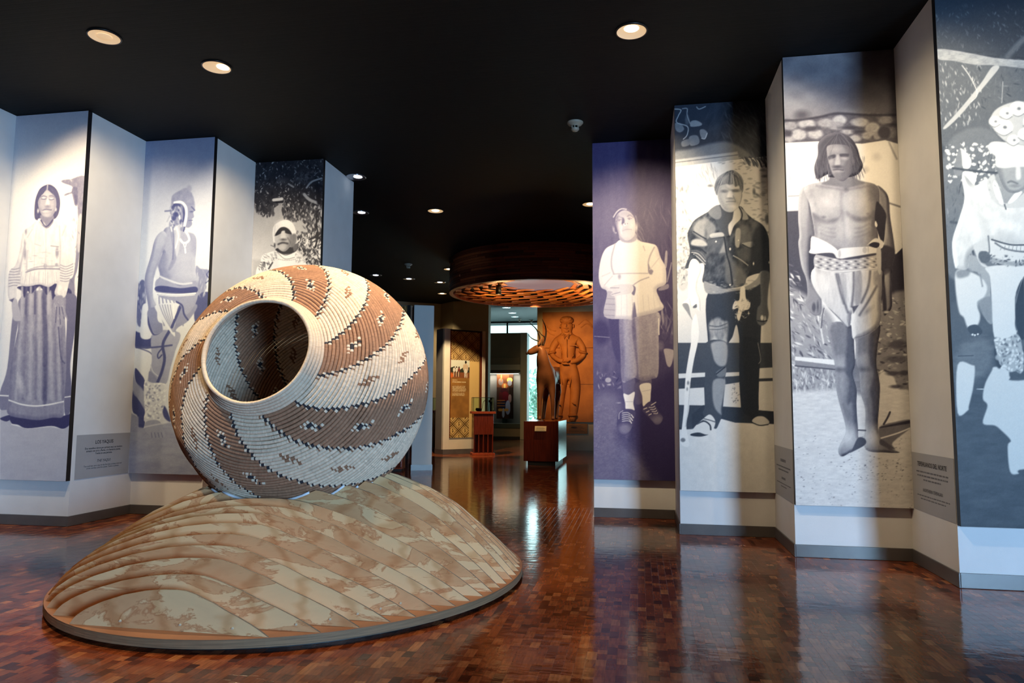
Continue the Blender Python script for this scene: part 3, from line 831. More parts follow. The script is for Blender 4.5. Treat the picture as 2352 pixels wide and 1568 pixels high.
# wrap cloth
wr = [(310, 790), (480, 820), (960, 790), (1010, 900), (1005, 1100), (980, 1380), (740, 1520), (700, 1420), (700, 1260), (660, 1390), (440, 1170), (290, 940)]
M = p.poly(wr, .78, 1.2); p.clip = M; p.form(wr, 12, .25)
for pl in ([(560, 850), (600, 1000), (640, 1180), (660, 1240)], [(720, 830), (720, 1000), (700, 1180)], [(890, 820), (870, 980), (800, 1140)], [(540, 850), (580, 1020), (620, 1150)], [(960, 970), (870, 1130), (780, 1270)]):
    p.line(pl, 5.5, .36, 2.2, .85)
p.poly([(740, 830), (800, 830), (800, 1080), (760, 1180), (730, 1120)], .55, 3, .8); p.poly([(580, 860), (640, 860), (650, 1150), (610, 1060)], .62, 3, .8); p.poly([(930, 820), (1020, 830), (1000, 960), (930, 960)], .5, 4, .7); p.poly([(700, 1180), (770, 1170), (720, 1250)], .25, 2); p.line([(740, 1500), (850, 1470), (960, 1390)], 2, .4, .8); p.line([(430, 1170), (560, 1290), (650, 1390)], 2, .4, .8); p.ell(860, 1230, 60, 20, .5, 4, .7, -40); p.ell(400, 960, 70, 110, .9, 10, .6); p.noise(.05, 4, 16, 6); p.clip = None
M = p.poly([(320, 660), (420, 650), (640, 690), (800, 660), (960, 640), (975, 790), (780, 810), (600, 835), (400, 800), (318, 770)], .66, 1.2); p.clip = M
for r_ in range(4):
    for q in range(14): p.ell(335 + q * 48 + (r_ % 2) * 22, 690 + r_ * 32 + 8 * math.sin(q * .5), 15, 8, .30 if (q + r_) % 2 else .88, 1.0, .85, 10)
p.line([(320, 785), (500, 822), (780, 805), (975, 782)], 2, .85, .8); p.clip = None
p.poly([(285, 470), (330, 470), (450, 525), (550, 600), (520, 640), (280, 635), (275, 580)], .92, 1.2); p.poly([(560, 600), (620, 580), (860, 565), (970, 570), (950, 625), (800, 650), (690, 670), (600, 690), (520, 660)], .84, 1.2); p.poly([(330, 640), (500, 630), (560, 690), (700, 670), (960, 630), (960, 650), (650, 700), (400, 660)], .22, 1.5); p.many([(575, 640, 14, 40), (835, 600, 22, 34), (870, 595, 8, 34)], .6, 1, .6); p.poly([(860, 550), (940, 480), (1020, 510), (1020, 560), (960, 600), (975, 540), (900, 530)], .82, 1.2); p.poly([(880, 555), (920, 520), (985, 530), (965, 580)], .12, 1); p.poly([(955, 600), (1000, 590), (1000, 840), (965, 800)], .7, 1.5)
p.line([(430, 1180), (400, 1260), (380, 1380), (410, 1560)], 4, .85, 1.2); p.line([(415, 1200), (395, 1290), (385, 1400)], 3, .35, 1)
# head
p.view(1790, 110, 4.48)
hair = [(560, 870), (640, 875), (740, 930), (800, 1020), (830, 1120), (862, 1210), (820, 1290), (760, 1320), (700, 1330), (520, 1330), (500, 1300), (420, 1340), (380, 1340), (358, 1230), (395, 1100), (400, 980), (470, 900)]
p.poly([(520, 1250), (760, 1250), (790, 1340), (880, 1390), (700, 1440), (640, 1430), (440, 1400), (510, 1350)], .42, 3)
M = p.poly(hair, .24, 1.4); p.clip = M
p.form(hair, 8, .22, -.5, -.7)
for q in range(17): p.line([(585 + q * 2, 890), (440 + q * 23, 1050), (385 + q * 29, 1320)], 1.5, .34 if q % 3 == 0 else .12, 1.0, .45)
p.clip = None
face = [(495, 1010), (590, 990), (700, 1010), (745, 1080), (750, 1200), (730, 1300), (660, 1370), (590, 1350), (545, 1290), (510, 1190), (490, 1090)]
M = p.poly(face, .44, 1.5); p.clip = M; p.form(face, 7, .2); p.poly([(660, 1000), (770, 1000), (770, 1330), (650, 1380), (640, 1250), (680, 1180), (700, 1090)], .33, 5, .85); p.ell(570, 1045, 65, 35, .60, 6, .7); p.poly([(505, 1115), (570, 1095), (575, 1125), (515, 1150)], .2, 2); p.poly([(625, 1090), (715, 1090), (700, 1125), (635, 1120)], .2, 2); p.poly([(590, 1110), (612, 1110), (625, 1195), (570, 1205)], .62, 3); p.ell(600, 1222, 42, 15, .22, 2.2); p.ell(672, 1135, 30, 14, .58, 3); p.ell(535, 1165, 20, 34, .62, 3, .7); p.ell(605, 1270, 46, 11, .56, 1.8, .8); p.line([(555, 1254), (600, 1250), (655, 1257)], 1.8, .16, 1.1, .8); p.ell(610, 1320, 60, 30, .38, 5, .7); p.clip = None
p.leaves([(370, 1180), (500, 1180), (520, 1360), (370, 1360)], 26, (.14, .4), (4, 11), (70, 100), 3, .12, .9, .8); p.leaves([(740, 1120), (880, 1120), (880, 1330), (740, 1340)], 26, (.14, .4), (4, 11), (60, 95), 4, .12, .9, .8); p.line([(600, 885), (560, 990), (500, 1180), (510, 1300)], 1.6, .40, 1, .6); p.line([(640, 885), (720, 990), (770, 1180)], 1.6, .42, 1, .6); 
P6 = p

# ---- man in a dark jacket with a staff
p = Print([(1549, 242.2), (1757.5, 228.3), (1782, 1131.9), (1562.4, 1126.2)], PW, PH, .13)
p.view(1535, 235, 5.228)
p.noise(.07, 10, 30, 3, [(500, 0), (1300, 0), (1300, 560), (600, 560)], 8, 30); p.leaves([(640, 40), (1200, 20), (1200, 640), (640, 520)], 150, (.16, .34), (4, 14), (30, 80), 4, .12, .8, .6)
p.poly([(270, 230), (330, 215), (400, 250), (385, 280), (270, 290)], .52, 1.2); p.poly([(380, 330), (430, 325), (470, 370), (440, 435), (400, 425), (380, 380)], .46, 1.2); p.poly([(270, 400), (350, 400), (370, 490), (270, 520), (245, 440)], .42, 1.2); p.poly([(160, 470), (250, 440), (250, 510), (170, 530)], .38, 1.2); p.poly([(80, 250), (150, 260), (190, 320), (140, 360), (90, 330)], .45, 1.5); p.ell(225, 210, 25, 60, .3, 2)
p.ell(130, 300, 40, 40, .42, 3); p.line([(60, 80), (150, 90), (120, 160), (100, 240), (230, 290), (225, 390), (180, 440)], 2, .66, .8); p.line([(170, 75), (225, 75), (225, 150), (260, 250)], 2, .58, .8); p.line([(340, 55), (370, 80), (445, 50)], 2, .6, .8); p.line([(400, 430), (440, 435), (465, 370)], 1.6, .75, .7)
p.poly([(70, 600), (250, 560), (700, 470), (1000, 640), (850, 690), (80, 770)], .40, 5); p.poly([(80, 690), (830, 590), (850, 680), (500, 715), (80, 775)], .62, 2, smooth=False); p.line([(80, 722), (830, 630)], 2, .34, 1)
bgp = [(80, 775), (500, 718), (1250, 640), (1300, 3400), (80, 3400)]
p.poly(bgp, .86, 1.5, smooth=False)
p.leaves([(90, 780), (520, 730), (600, 1000), (540, 1568), (90, 1568)], 220, (.52, .72), (2, 10), (50, 100), 8, .13, .7, .75)
p.leaves([(85, 1000), (330, 1000), (330, 3300), (85, 3300)], 200, (.42, .64), (2, 7), (50, 120), 9, .35, .8, .75)
p.leaves([(560, 700), (1210, 660), (1230, 1568), (900, 1568), (900, 900)], 150, (.5, .72), (2, 7), (-20, 20), 10, .4, .9, .75)
p.leaves([(900, 660), (1200, 640), (1200, 780), (900, 740)], 60, (.12, .3), (4, 11), (40, 80), 11, .14, .7, .85); p.many([(1070, 1110, 40, 14, 35), (1160, 885, 30, 14), (500, 1005, 30, 20), (1030, 1070, 18, 40), (1190, 1400, 30, 60)], .3, 2, .8)
p.poly([(280, 1080), (560, 1030), (590, 1250), (420, 1350), (270, 1400)], .93, 5)
p.view(1545, 520, 5.229)
p.poly([(60, 700), (200, 680), (420, 600), (1200, 560), (1210, 1440), (60, 1440)], .80, 1.5, smooth=False); p.poly([(60, 60), (240, 60), (190, 690), (60, 700)], .62, 3, .6); p.leaves([(50, 0), (240, 0), (200, 690), (55, 700)], 120, (.35, .95), (1.5, 5), (0, 180), 13, .6, .8, .8)
p.poly([(60, 1435), (440, 1440), (1210, 1400), (1230, 1800), (60, 1800)], .22, 1.2, smooth=False)
p.view(1550, 800, 4.6125)
p.poly([(30, -60), (1060, -60), (1060, 200), (30, 270)], .22, 1.2, smooth=False); p.poly([(30, 268), (330, 255), (325, 300), (30, 320)], .84, 1.2, smooth=False); p.poly([(535, 255), (700, 250), (700, 290), (535, 300)], .8, 1.2, smooth=False); p.poly([(890, 210), (1050, 200), (1055, 310), (890, 318)], .78, 1.2, smooth=False); p.poly([(30, 425), (310, 410), (318, 605), (30, 600)], .84, 1.2, smooth=False); p.ell(140, 400, 80, 24, .7, 2); p.poly([(530, 380), (700, 355), (700, 625), (510, 615)], .82, 1.2, smooth=False); p.poly([(888, 348), (1055, 342), (1060, 668), (888, 655)], .78, 1.2, smooth=False); p.leaves([(600, 380), (700, 370), (700, 580), (610, 580)], 25, (.25, .5), (.6, 2.2), (0, 180), 15, .6, .6, .8)
for a in ([(30, 318), (330, 300), (320, 412), (30, 428)], [(530, 300), (700, 290), (700, 356), (530, 382)], [(890, 318), (1060, 312), (1060, 344), (888, 350)], [(30, 600), (330, 605), (190, 860), (30, 830)]): p.poly(a, .2, 1.2, smooth=False)
p.poly([(30, 860), (185, 855), (500, 745), (640, 785), (1060, 800), (1120, 1700), (30, 1700)], .84, 1.4, smooth=False); p.poly([(300, 600), (500, 620), (1060, 670), (1060, 800), (640, 785), (490, 745), (180, 850), (180, 700)], .15, 1.2, smooth=False); p.noise(.03, 12, 12, 4, [(30, 860), (1060, 800), (1120, 1700), (30, 1700)])
# trousers
p.view(1545, 520, 5.229)
p.poly([(430, 780), (860, 760), (1060, 700), (1055, 1420), (1045, 1620), (820, 1620), (800, 1340), (765, 1180), (720, 1320), (665, 1420), (650, 1620), (450, 1620), (425, 1400)], .15, 1.3)
p.poly([(440, 1160), (540, 1090), (600, 1130), (665, 1160), (655, 1400), (640, 1600), (480, 1600), (445, 1300)], .52, 4); p.noise(.12, 5, 14, 31, [(440, 1160), (540, 1090), (665, 1160), (640, 1600), (480, 1600)]); p.many([(510, 1370, 26, 40), (620, 1430, 22, 80)], .8, 3, .8); p.line([(440, 1190), (550, 1200), (660, 1160)], 2.4, .3, 1); p.line([(445, 1235), (560, 1235), (660, 1205)], 2, .32, 1)
p.view(1550, 800, 4.6125)
p.poly([(330, -60), (555, -60), (550, 180), (520, 380), (500, 620), (500, 700), (470, 790), (420, 850), (300, 700), (318, 600), (320, 250)], .22, 1.3)
p.poly([(390, -60), (545, -60), (548, 150), (490, 190), (430, 150), (400, 60)], .58, 3); p.poly([(410, 340), (530, 330), (520, 480), (490, 640), (490, 700), (430, 640), (400, 520)], .55, 3); p.poly([(440, 250), (540, 200), (530, 290), (460, 300)], .42, 2); p.line([(440, 270), (530, 200)], 2.5, .1, .8)
p.poly([(700, -60), (890, -60), (893, 330), (885, 500), (875, 550), (890, 620), (890, 690), (1000, 780), (820, 790), (800, 720), (700, 600)], .13, 1.3)
p.line([(880, -60), (910, 110), (890, 160)], 1.4, .5, .7)
p.poly([(300, 745), (370, 700), (425, 760), (415, 840), (360, 910), (280, 925), (190, 890), (210, 830)], .83, 1.3); p.poly([(170, 905), (250, 890), (320, 910), (350, 915), (270, 935), (175, 925)], .16, 1); p.line([(235, 800), (310, 770), (370, 810), (380, 860)], 3.4, .14, .8); p.line([(310, 745), (370, 760), (425, 778)], 2.4, .3, .8); p.line([(300, 760), (240, 800)], 2, .3, .7)
p.poly([(820, 760), (870, 722), (940, 722), (995, 765), (995, 795), (930, 812), (840, 790)], .74, 1.3); p.line([(820, 785), (900, 815), (990, 805)], 2.5, .12, .8)
# shirt-jacket
p.view(1535, 235, 5.228)
jk = [(600, 1240), (480, 1310), (330, 1400), (270, 1480), (230, 1600), (260, 1800), (200, 1990), (330, 1950), (420, 1930), (430, 2010), (410, 2150), (500, 2180), (700, 2230), (900, 2200), (950, 2100), (1100, 2050), (1225, 2090), (1220, 1700), (1150, 1490), (1010, 1390), (930, 1320), (850, 1240)]
M = p.poly(jk, .19, 1.3); p.clip = M; p.noise(.13, 9, 16, 21, contrast=1.6, ang=25)
p.poly([(430, 1370), (560, 1480), (555, 1568), (470, 1640), (460, 1560), (430, 1450)], .5, 4, .8); p.poly([(330, 1440), (430, 1400), (440, 1568), (420, 1650), (300, 1560)], .60, 5, .8); p.poly([(860, 1480), (970, 1490), (1010, 1640), (960, 1760), (870, 1700), (820, 1600)], .46, 6, .7); p.poly([(1000, 1420), (1080, 1460), (1100, 1600), (1040, 1640), (990, 1500)], .40, 6, .7)
p.view(1545, 520, 5.229)
p.poly([(240, 160), (330, 150), (400, 190), (410, 230), (300, 235), (220, 215)], .62, 3); p.line([(250, 60), (330, 110), (400, 150)], 3, .12, 1); p.line([(230, 250), (320, 260), (400, 320)], 3, .08, 1); p.poly([(220, 290), (330, 300), (400, 400), (370, 480), (300, 380)], .42, 3, .8)
for k in range(5): p.line([(215 + 12 * k, 300 + k * 10), (310, 310 + k * 22), (390, 400 + k * 18)], 1.6, .68 if k % 2 else .12, .8, .9)
p.poly([(455, 90), (590, 70), (610, 120), (470, 140)], .66, 1.5); p.line([(470, 145), (610, 125)], 2.2, .1, .8); p.poly([(440, 150), (620, 140), (640, 310), (520, 320), (440, 290)], .32, 6, .7); p.poly([(560, 320), (620, 180), (640, 310)], .52, 3); p.poly([(840, 200), (960, 180), (985, 225), (930, 255), (850, 215)], .62, 1.5); p.line([(840, 215), (930, 258), (980, 235)], 2.2, .1, .8); p.poly([(760, 40), (815, 40), (800, 240), (750, 220)], .6, 2); p.poly([(830, 250), (960, 270), (940, 380), (860, 410), (770, 340)], .32, 6, .8); p.line([(730, 350), (820, 400), (905, 465)], 2.4, .6, 1); p.poly([(690, 380), (760, 440), (870, 560), (890, 660), (730, 720), (700, 500)], .42, 6, .8); p.poly([(640, 390), (680, 420), (700, 690), (640, 660), (625, 560)], .4, 4, .8); p.line([(620, 130), (650, 330), (690, 480), (720, 700)], 3.4, .1, 1); p.many([(520, 180, 10, 10), (690, 270, 10, 16), (690, 700, 10, 10), (790, 165, 8, 8)], .85, .8); p.poly([(980, 60), (1100, 0), (1180, 300), (1180, 560), (960, 640), (930, 420)], .12, 5, .9); p.ell(972, 445, 8, 18, .85, .8); p.ell(1160, 430, 7, 14, .8, .8); p.clip = None
# sash
p.poly([(375, 660), (470, 690), (620, 745), (840, 730), (1000, 640), (1060, 540), (1140, 560), (1060, 680), (960, 740), (860, 760), (700, 780), (520, 810), (400, 790)], .52, 2); p.leaves([(400, 670), (1000, 640), (900, 780), (450, 810)], 60, (.4, .66), (1, 5), (-10, 20), 3, .4, .8, .6)
p.poly([(815, 740), (865, 725), (880, 860), (930, 920), (915, 990), (840, 1020), (800, 1130), (770, 1080), (790, 980), (720, 990), (745, 900), (800, 880)], .86, 1.4); p.leaves([(720, 880), (930, 880), (930, 1040), (770, 1150), (720, 1010)], 60, (.3, .95), (1, 4), (0, 180), 5, .3, .7, .8)
# left forearm and hand on staff, right hand
fa = [(195, 470), (230, 395), (290, 400), (340, 480), (335, 560), (300, 650), (290, 760), (330, 880), (330, 1020), (280, 980), (190, 960), (115, 930), (180, 860), (190, 760), (185, 600)]
p.poly([(195, 470), (230, 395), (290, 400), (340, 480), (335, 560), (300, 650), (290, 760), (330, 880), (330, 1020), (280, 980), (190, 960), (115, 930), (180, 860), (190, 760), (185, 600)], .90, 1.3); p.form(fa, 5, .14); p.poly([(115, 935), (185, 930), (215, 1060), (235, 1120), (180, 1040)], .5, 1.5); p.poly([(245, 960), (285, 930), (290, 970), (250, 980)], .35, 1.2); p.line([(200, 870), (215, 950)], 1.4, .7, .8)
p.poly([(1060, 560), (1170, 560), (1150, 760), (1140, 930), (1155, 1060), (1120, 1160), (1060, 1190), (1010, 1130), (1020, 980), (1060, 900)], .34, 2); p.ell(1075, 1095, 18, 30, .82, 1.2); p.ell(1110, 1110, 14, 34, .7, 1.2); p.line([(1020, 1130), (1080, 1140), (1130, 1130)], 2.4, .12, .8)
p.view(1550, 800, 4.6125)
p.poly([(200, -340), (230, -350), (255, -180), (240, -50), (200, 130), (170, 320), (158, 420), (150, 640), (120, 820), (150, 1030), (60, 1005), (75, 830), (95, 640), (105, 420), (118, 260), (150, 60), (170, -60), (175, -220)], .90, 1.2); p.many([(140, 365, 12, 20), (130, 430, 8, 16), (85, 970, 25, 22)], .35, 1.5, .8); p.line([(160, 380), (140, 640), (110, 830)], 1.4, .7, .8)
# head and shirt
p.view(1535, 235, 5.228)
p.poly([(610, 1230), (840, 1240), (870, 1380), (760, 1520), (700, 1600), (560, 1400)], .24, 1.4); p.poly([(800, 1260), (870, 1260), (870, 1390), (790, 1480), (740, 1600), (720, 1480), (770, 1400)], .78, 1.6)
p.poly([(600, 1230), (640, 1340), (610, 1400), (540, 1390), (480, 1310)], .42, 2); p.poly([(840, 1240), (930, 1320), (960, 1400), (880, 1400), (860, 1300)], .6, 2); p.line([(845, 1245), (885, 1330), (880, 1400)], 3, .15, 1)
face = [(600, 1010), (700, 960), (830, 980), (885, 1080), (880, 1160), (845, 1250), (770, 1315), (680, 1300), (620, 1220), (590, 1110)]
M = p.poly(face, .64, 1.4); p.clip = M; p.form(face, 7, .18); p.ell(640, 1150, 50, 90, .58, 8, .7); p.poly([(700, 990), (850, 1000), (860, 1050), (720, 1030)], .9, 3, .8); p.ell(675, 1060, 38, 20, .30, 2.2); p.ell(810, 1055, 42, 18, .28, 2.2); p.poly([(735, 1070), (775, 1080), (790, 1140), (715, 1140)], .90, 2.4); p.ell(740, 1142, 34, 14, .4, 2); p.line([(695, 1188), (750, 1185), (800, 1192)], 2.6, .32, .9); p.ell(800, 1250, 50, 34, .92, 4, .9); p.ell(830, 1120, 36, 55, .86, 4, .7); p.ell(700, 1270, 60, 30, .5, 4, .8); p.clip = None
M = p.poly([(770, 815), (850, 860), (900, 950), (890, 1080), (860, 1000), (800, 985), (690, 985), (620, 1010), (590, 1110), (560, 1060), (560, 980), (600, 900), (690, 840)], .40, 1.8); p.clip = M; p.ell(670, 890, 80, 60, .74, 8, .7); p.ell(840, 960, 30, 70, .3, 6, .7)
for q in range(12): p.line([(770, 822), (640 + q * 20, 890), (575 + q * 27, 1030)], 1.8, .62 if q % 3 == 1 else .2, 1.2, .45)
p.clip = None
p.view(1625, 380, 7.467)
face = [(190, 400), (250, 330), (420, 310), (545, 350), (585, 470), (560, 640), (500, 740), (420, 790), (320, 770), (230, 680), (180, 540)]
M = p.poly(face, .68, 1.6); p.clip = M
p.poly([(170, 420), (240, 340), (245, 520), (300, 660), (330, 780), (230, 690), (180, 560)], .54, 6, .85); p.poly([(330, 330), (540, 345), (545, 392), (400, 402)], .90, 3, .8); p.poly([(455, 470), (572, 460), (560, 620), (505, 600)], .82, 6, .7); p.ell(285, 440, 52, 24, .34, 2.2, .9); p.ell(482, 430, 62, 22, .32, 2.2, .9); p.ell(300, 436, 14, 6, .6, 1, .6); p.ell(480, 428, 14, 6, .6, 1, .6)
p.poly([(362, 450), (410, 440), (440, 540), (340, 550)], .88, 3); p.ell(385, 560, 46, 13, .42, 2, .85); p.line([(440, 520), (480, 605)], 1.8, .48, 1.6, .8); p.line([(325, 622), (385, 614), (478, 618)], 2, .40, 1.4, .75); p.ell(390, 668, 50, 13, .48, 2.2, .7); p.ell(445, 705, 66, 44, .90, 5, .8); p.ell(330, 745, 70, 40, .50, 6, .7); p.clip = None
hr = [(420, 80), (500, 120), (580, 190), (610, 320), (600, 430), (560, 400), (540, 340), (480, 360), (440, 310), (380, 330), (330, 300), (270, 330), (220, 330), (180, 420), (160, 510), (125, 420), (130, 330), (180, 220), (280, 140)]
M = p.poly(hr, .50, 2.4); p.clip = M; rs_ = random.Random(9)
for k in range(46):
    ex, ey = rs_.choice(hr[3:17]); ex += rs_.uniform(-30, 30); ey += rs_.uniform(-20, 20)
    p.line([(400 + rs_.uniform(-60, 60), 90 + rs_.uniform(0, 30)), ((400 + ex) / 2 + (ex - 400) * .16, (90 + ey) / 2 - 30), (ex, ey)], rs_.uniform(.9, 1.9), rs_.choice((.86, .22, .66, .28, .20)), 1.0, .55)
p.ell(250, 200, 60, 50, .80, 8, .5); p.clip = None
P5 = p

# ---- woman with folded arms
p = Print([(1360.3, 329.1), (1539.8, 318.6), (1551.3, 1104.6), (1363.6, 1100.1)], PW, PH, .2)
p.I = p.vgrad(320, 520, .19, .30) * p.hgrad(1400, 1550, 1.05, .72) * p.vgrad(700, 950, 1, .92)
p.view(1350, 320, 3.919)
p.noise(.05, 12, 40, 2); p.ell(300, 700, 340, 260, .40, 40, .5); p.leaves([(480, 560), (770, 560), (770, 1100), (560, 1000)], 50, (.24, .42), (4, 16), (60, 110), 4, .1, 1.2, .5)
p.poly([(700, 1010), (718, 1020), (710, 1150), (690, 1140)], .58, 1.2); p.line([(755, 1110), (715, 1280)], 3, .5, 1); p.poly([(640, 1340), (720, 1300), (725, 1340), (650, 1360)], .5, 1.5)
p.view(1360, 700, 3.825)
p.leaves([(600, 0), (740, 0), (740, 330), (600, 260)], 46, (.1, .62), (4, 18), (55, 120), 3, .14, .9, .75); p.poly([(600, 260), (720, 270), (720, 420), (600, 400)], .24, 4, .8); p.poly([(635, 385), (720, 400), (715, 460), (690, 540), (660, 530), (640, 450)], .62, 1.4); p.ell(600, 360, 30, 40, .4, 3, .8)
p.ell(80, 240, 80, 110, .16, 6, .8); p.line([(20, 275), (150, 285)], 1.4, .5, .8); p.ell(110, 490, 90, 50, .34, 8, .7); p.leaves([(40, 580), (260, 600), (250, 740), (60, 740)], 40, (.1, .7), (1, 6), (0, 180), 6, .3, .9, .7); p.many([(140, 660, 26, 22), (150, 700, 14, 8)], .72, 1.2, .8); p.ell(230, 860, 18, 6, .7, 1.2)
p.poly([(0, 860), (200, 800), (250, 1000), (230, 1200), (400, 1330), (460, 1568), (0, 1568)], .42, 16, .85); p.poly([(400, 900), (765, 600), (765, 1568), (560, 1500), (420, 1300)], .14, 16, .85); p.noise(.04, 5, 3, 7, [(0, 860), (400, 1100), (500, 1568), (0, 1568)]); p.leaves([(20, 870), (120, 900), (100, 1300), (20, 1300)], 26, (.5, .7), (.4, 1.2), (0, 180), 3, .6, .6, .8)
# legs, socks, shoes
p.poly([(270, 640), (370, 640), (370, 800), (285, 800)], .36, 1.4); p.poly([(425, 640), (515, 640), (510, 720), (430, 720)], .36, 1.4); p.poly([(370, 700), (430, 700), (440, 850), (380, 860)], .3, 2)
p.poly([(275, 780), (320, 790), (374, 765), (362, 860), (370, 930), (300, 920), (290, 860)], .9, 1.3); p.poly([(418, 705), (512, 690), (515, 780), (505, 860), (450, 890), (440, 800)], .88, 1.3); p.line([(290, 850), (360, 850)], 1.4, .72, .8); p.line([(440, 760), (512, 745)], 1.4, .72, .8)
for ox, oy, an in ((295, 1020, 0), (545, 960, 0)):
    pass
M = p.poly([(235, 950), (285, 915), (360, 920), (380, 960), (355, 1060), (320, 1120), (265, 1138), (225, 1090), (218, 1030)], .26, 1.4); p.clip = M; p.ell(290, 1090, 60, 44, .5, 5, .8)
for k in range(5): p.line([(265, 950 + k * 18), (310, 945 + k * 18), (335, 960 + k * 16)], 1.8, .76, .7)
for k in range(3): p.line([(345 - k * 6, 965 + k * 26), (362 - k * 8, 990 + k * 24)], 2.4, .85, .7)
p.line([(235, 1000), (240, 950), (270, 930)], 2, .6, .8); p.clip = None
M = p.poly([(440, 915), (500, 850), (545, 870), (590, 940), (622, 990), (600, 1040), (560, 1050), (520, 1010), (470, 960)], .24, 1.4); p.clip = M; p.ell(575, 1010, 50, 36, .46, 5, .8)
for k in range(4): p.line([(500 + k * 14, 900 + k * 18), (530 + k * 14, 900 + k * 18), (550 + k * 8, 890 + k * 18)], 1.8, .72, .7)
for k in range(3): p.line([(455 + k * 22, 915 + k * 26), (480 + k * 20, 905 + k * 26)], 2.2, .75, .7)
p.clip = None; p.line([(520, 880), (560, 855)], 2, .8, .7)
# skirt
M = p.poly([(150, 90), (250, 130), (245, 500), (190, 420), (160, 250)], .22, 3)
M = p.poly([(240, 110), (345, 120), (380, 10), (590, 70), (585, 260), (582, 600), (520, 650), (440, 665), (380, 640), (330, 660), (262, 665), (250, 420)], .56, 1.5); p.clip = M; p.form([(240, 110), (380, 10), (590, 70), (582, 600), (520, 650), (262, 665), (250, 420)], 12, .2, .5, -.2)
p.poly([(350, 120), (380, 150), (410, 640), (440, 660), (380, 650), (395, 560), (360, 330)], .36, 3, .85); p.poly([(240, 100), (275, 120), (262, 400), (300, 660), (240, 660)], .48, 5, .6); p.noise(.05, 3, 3, 4); p.noise(.05, 8, 40, 5); p.clip = None
p.line([(585, 120), (588, 260)], 2.4, .85, .8)
# jacket
p.view(1350, 320, 3.919)
jk = [(290, 905), (430, 870), (475, 915), (560, 935), (620, 960), (655, 1060), (700, 1150), (708, 1270), (690, 1310), (620, 1350), (650, 1440), (672, 1530), (430, 1600), (400, 1620), (340, 1616), (150, 1590), (175, 1380), (120, 1330), (98, 1230), (115, 1090), (160, 985), (250, 935)]
M = p.poly(jk, .86, 1.4); p.clip = M; p.form(jk, 10, .16, -.2, -.5)
p.poly([(150, 1390), (240, 1390), (240, 1620), (140, 1620)], .60, 3, .8)
for k in range(9): p.line([(255 + k * 48, 1400), (250 + k * 52, 1610)], 1.2, .74, .8, .7)
for k in range(4): p.line([(150, 1430 + k * 50), (240, 1435 + k * 50)], 1.2, .45, .8, .7)
p.line([(245, 940), (215, 1060), (215, 1150), (235, 1210)], 3, .62, 1.6); p.line([(600, 970), (560, 1050), (545, 1130), (575, 1210)], 3, .62, 1.6); p.poly([(545, 1120), (565, 1160), (590, 1185), (570, 1215), (545, 1195)], .5, 2); p.line([(230, 1210), (380, 1205), (540, 1205)], 2.4, .66, 1.4); p.poly([(390, 1310), (430, 1330), (420, 1400), (395, 1385), (410, 1350)], .42, 1.6); p.line([(410, 1310), (470, 1270), (550, 1240)], 2.6, .62, 1.2); p.line([(130, 1230), (200, 1200)], 2, .72, 1.4); p.line([(150, 1310), (220, 1230)], 2, .7, 1.4); p.ell(285, 1235, 14, 22, .62, 2); p.line([(500, 960), (515, 1000)], 2.5, .7, 1.2); p.line([(560, 1170), (650, 1060)], 2.2, .74, 1.4)
p.poly([(400, 1620), (415, 1480), (425, 1480), (440, 1620)], .4, 1.5); p.line([(410, 1470), (395, 1610)], 1.8, .6, .8); p.clip = None
p.poly([(200, 1330), (250, 1310), (340, 1300), (400, 1310), (412, 1350), (380, 1385), (290, 1400), (240, 1410), (205, 1395), (230, 1365), (190, 1350)], .78, 1.4); p.line([(205, 1335), (280, 1335)], 1.6, .56, .8); p.line([(215, 1395), (290, 1375)], 1.6, .56, .8)
# head
p.poly([(250, 680), (320, 622), (370, 630), (425, 690), (445, 770), (470, 850), (440, 880), (400, 800), (270, 760)], .40, 1.4); p.leaves([(420, 760), (500, 760), (510, 890), (430, 890)], 20, (.3, .6), (3, 8), (60, 80), 4, .12, .8, .7)
face = [(258, 680), (300, 640), (370, 640), (415, 690), (430, 770), (425, 840), (390, 885), (340, 905), (300, 885), (262, 810), (245, 740)]
p.poly([(290, 850), (430, 840), (440, 900), (380, 930), (300, 915)], .60, 2)
M = p.poly(face, .68, 1.3); p.clip = M; p.form(face, 7, .18, .6, -.2); p.ell(275, 800, 30, 80, .58, 8, .7); p.ell(340, 672, 60, 30, .68, 7, .6); p.line([(258, 715), (300, 705)], 2.4, .36, .9); p.line([(350, 695), (410, 690)], 2.4, .36, .9); p.ell(282, 725, 22, 8, .34, 1.4); p.ell(380, 714, 22, 8, .34, 1.4); p.poly([(315, 700), (335, 700), (330, 770), (305, 760)], .48, 2); p.ell(345, 765, 28, 12, .88, 3); p.ell(330, 772, 24, 6, .45, 1.4); p.line([(315, 822), (345, 800), (390, 803)], 2.4, .42, .9); p.ell(395, 760, 24, 34, .88, 6, .6); p.ell(355, 850, 50, 20, .66, 5, .6); p.clip = None
p.ell(238, 815, 12, 30, .6, 1.5, .9, -20); p.ell(437, 780, 10, 30, .62, 1.5); p.line([(235, 690), (280, 635), (340, 625), (400, 670)], 2.4, .66, 1.4, .7)
p.view(1395, 470, 9.956)
p.poly([(130, 290), (200, 170), (300, 95), (420, 90), (540, 150), (640, 250), (690, 400), (700, 540), (780, 680), (860, 830), (700, 790), (640, 640), (200, 640), (180, 420)], .34, 2)
p.leaves([(640, 560), (760, 600), (870, 840), (690, 790)], 22, (.3, .6), (3, 9), (55, 75), 4, .1, .8, .7)
face = [(190, 330), (230, 220), (330, 140), (440, 130), (540, 190), (610, 290), (640, 420), (640, 600), (610, 720), (520, 800), (400, 822), (300, 760), (250, 640), (205, 480)]
M = p.poly(face, .70, 1.6); p.clip = M
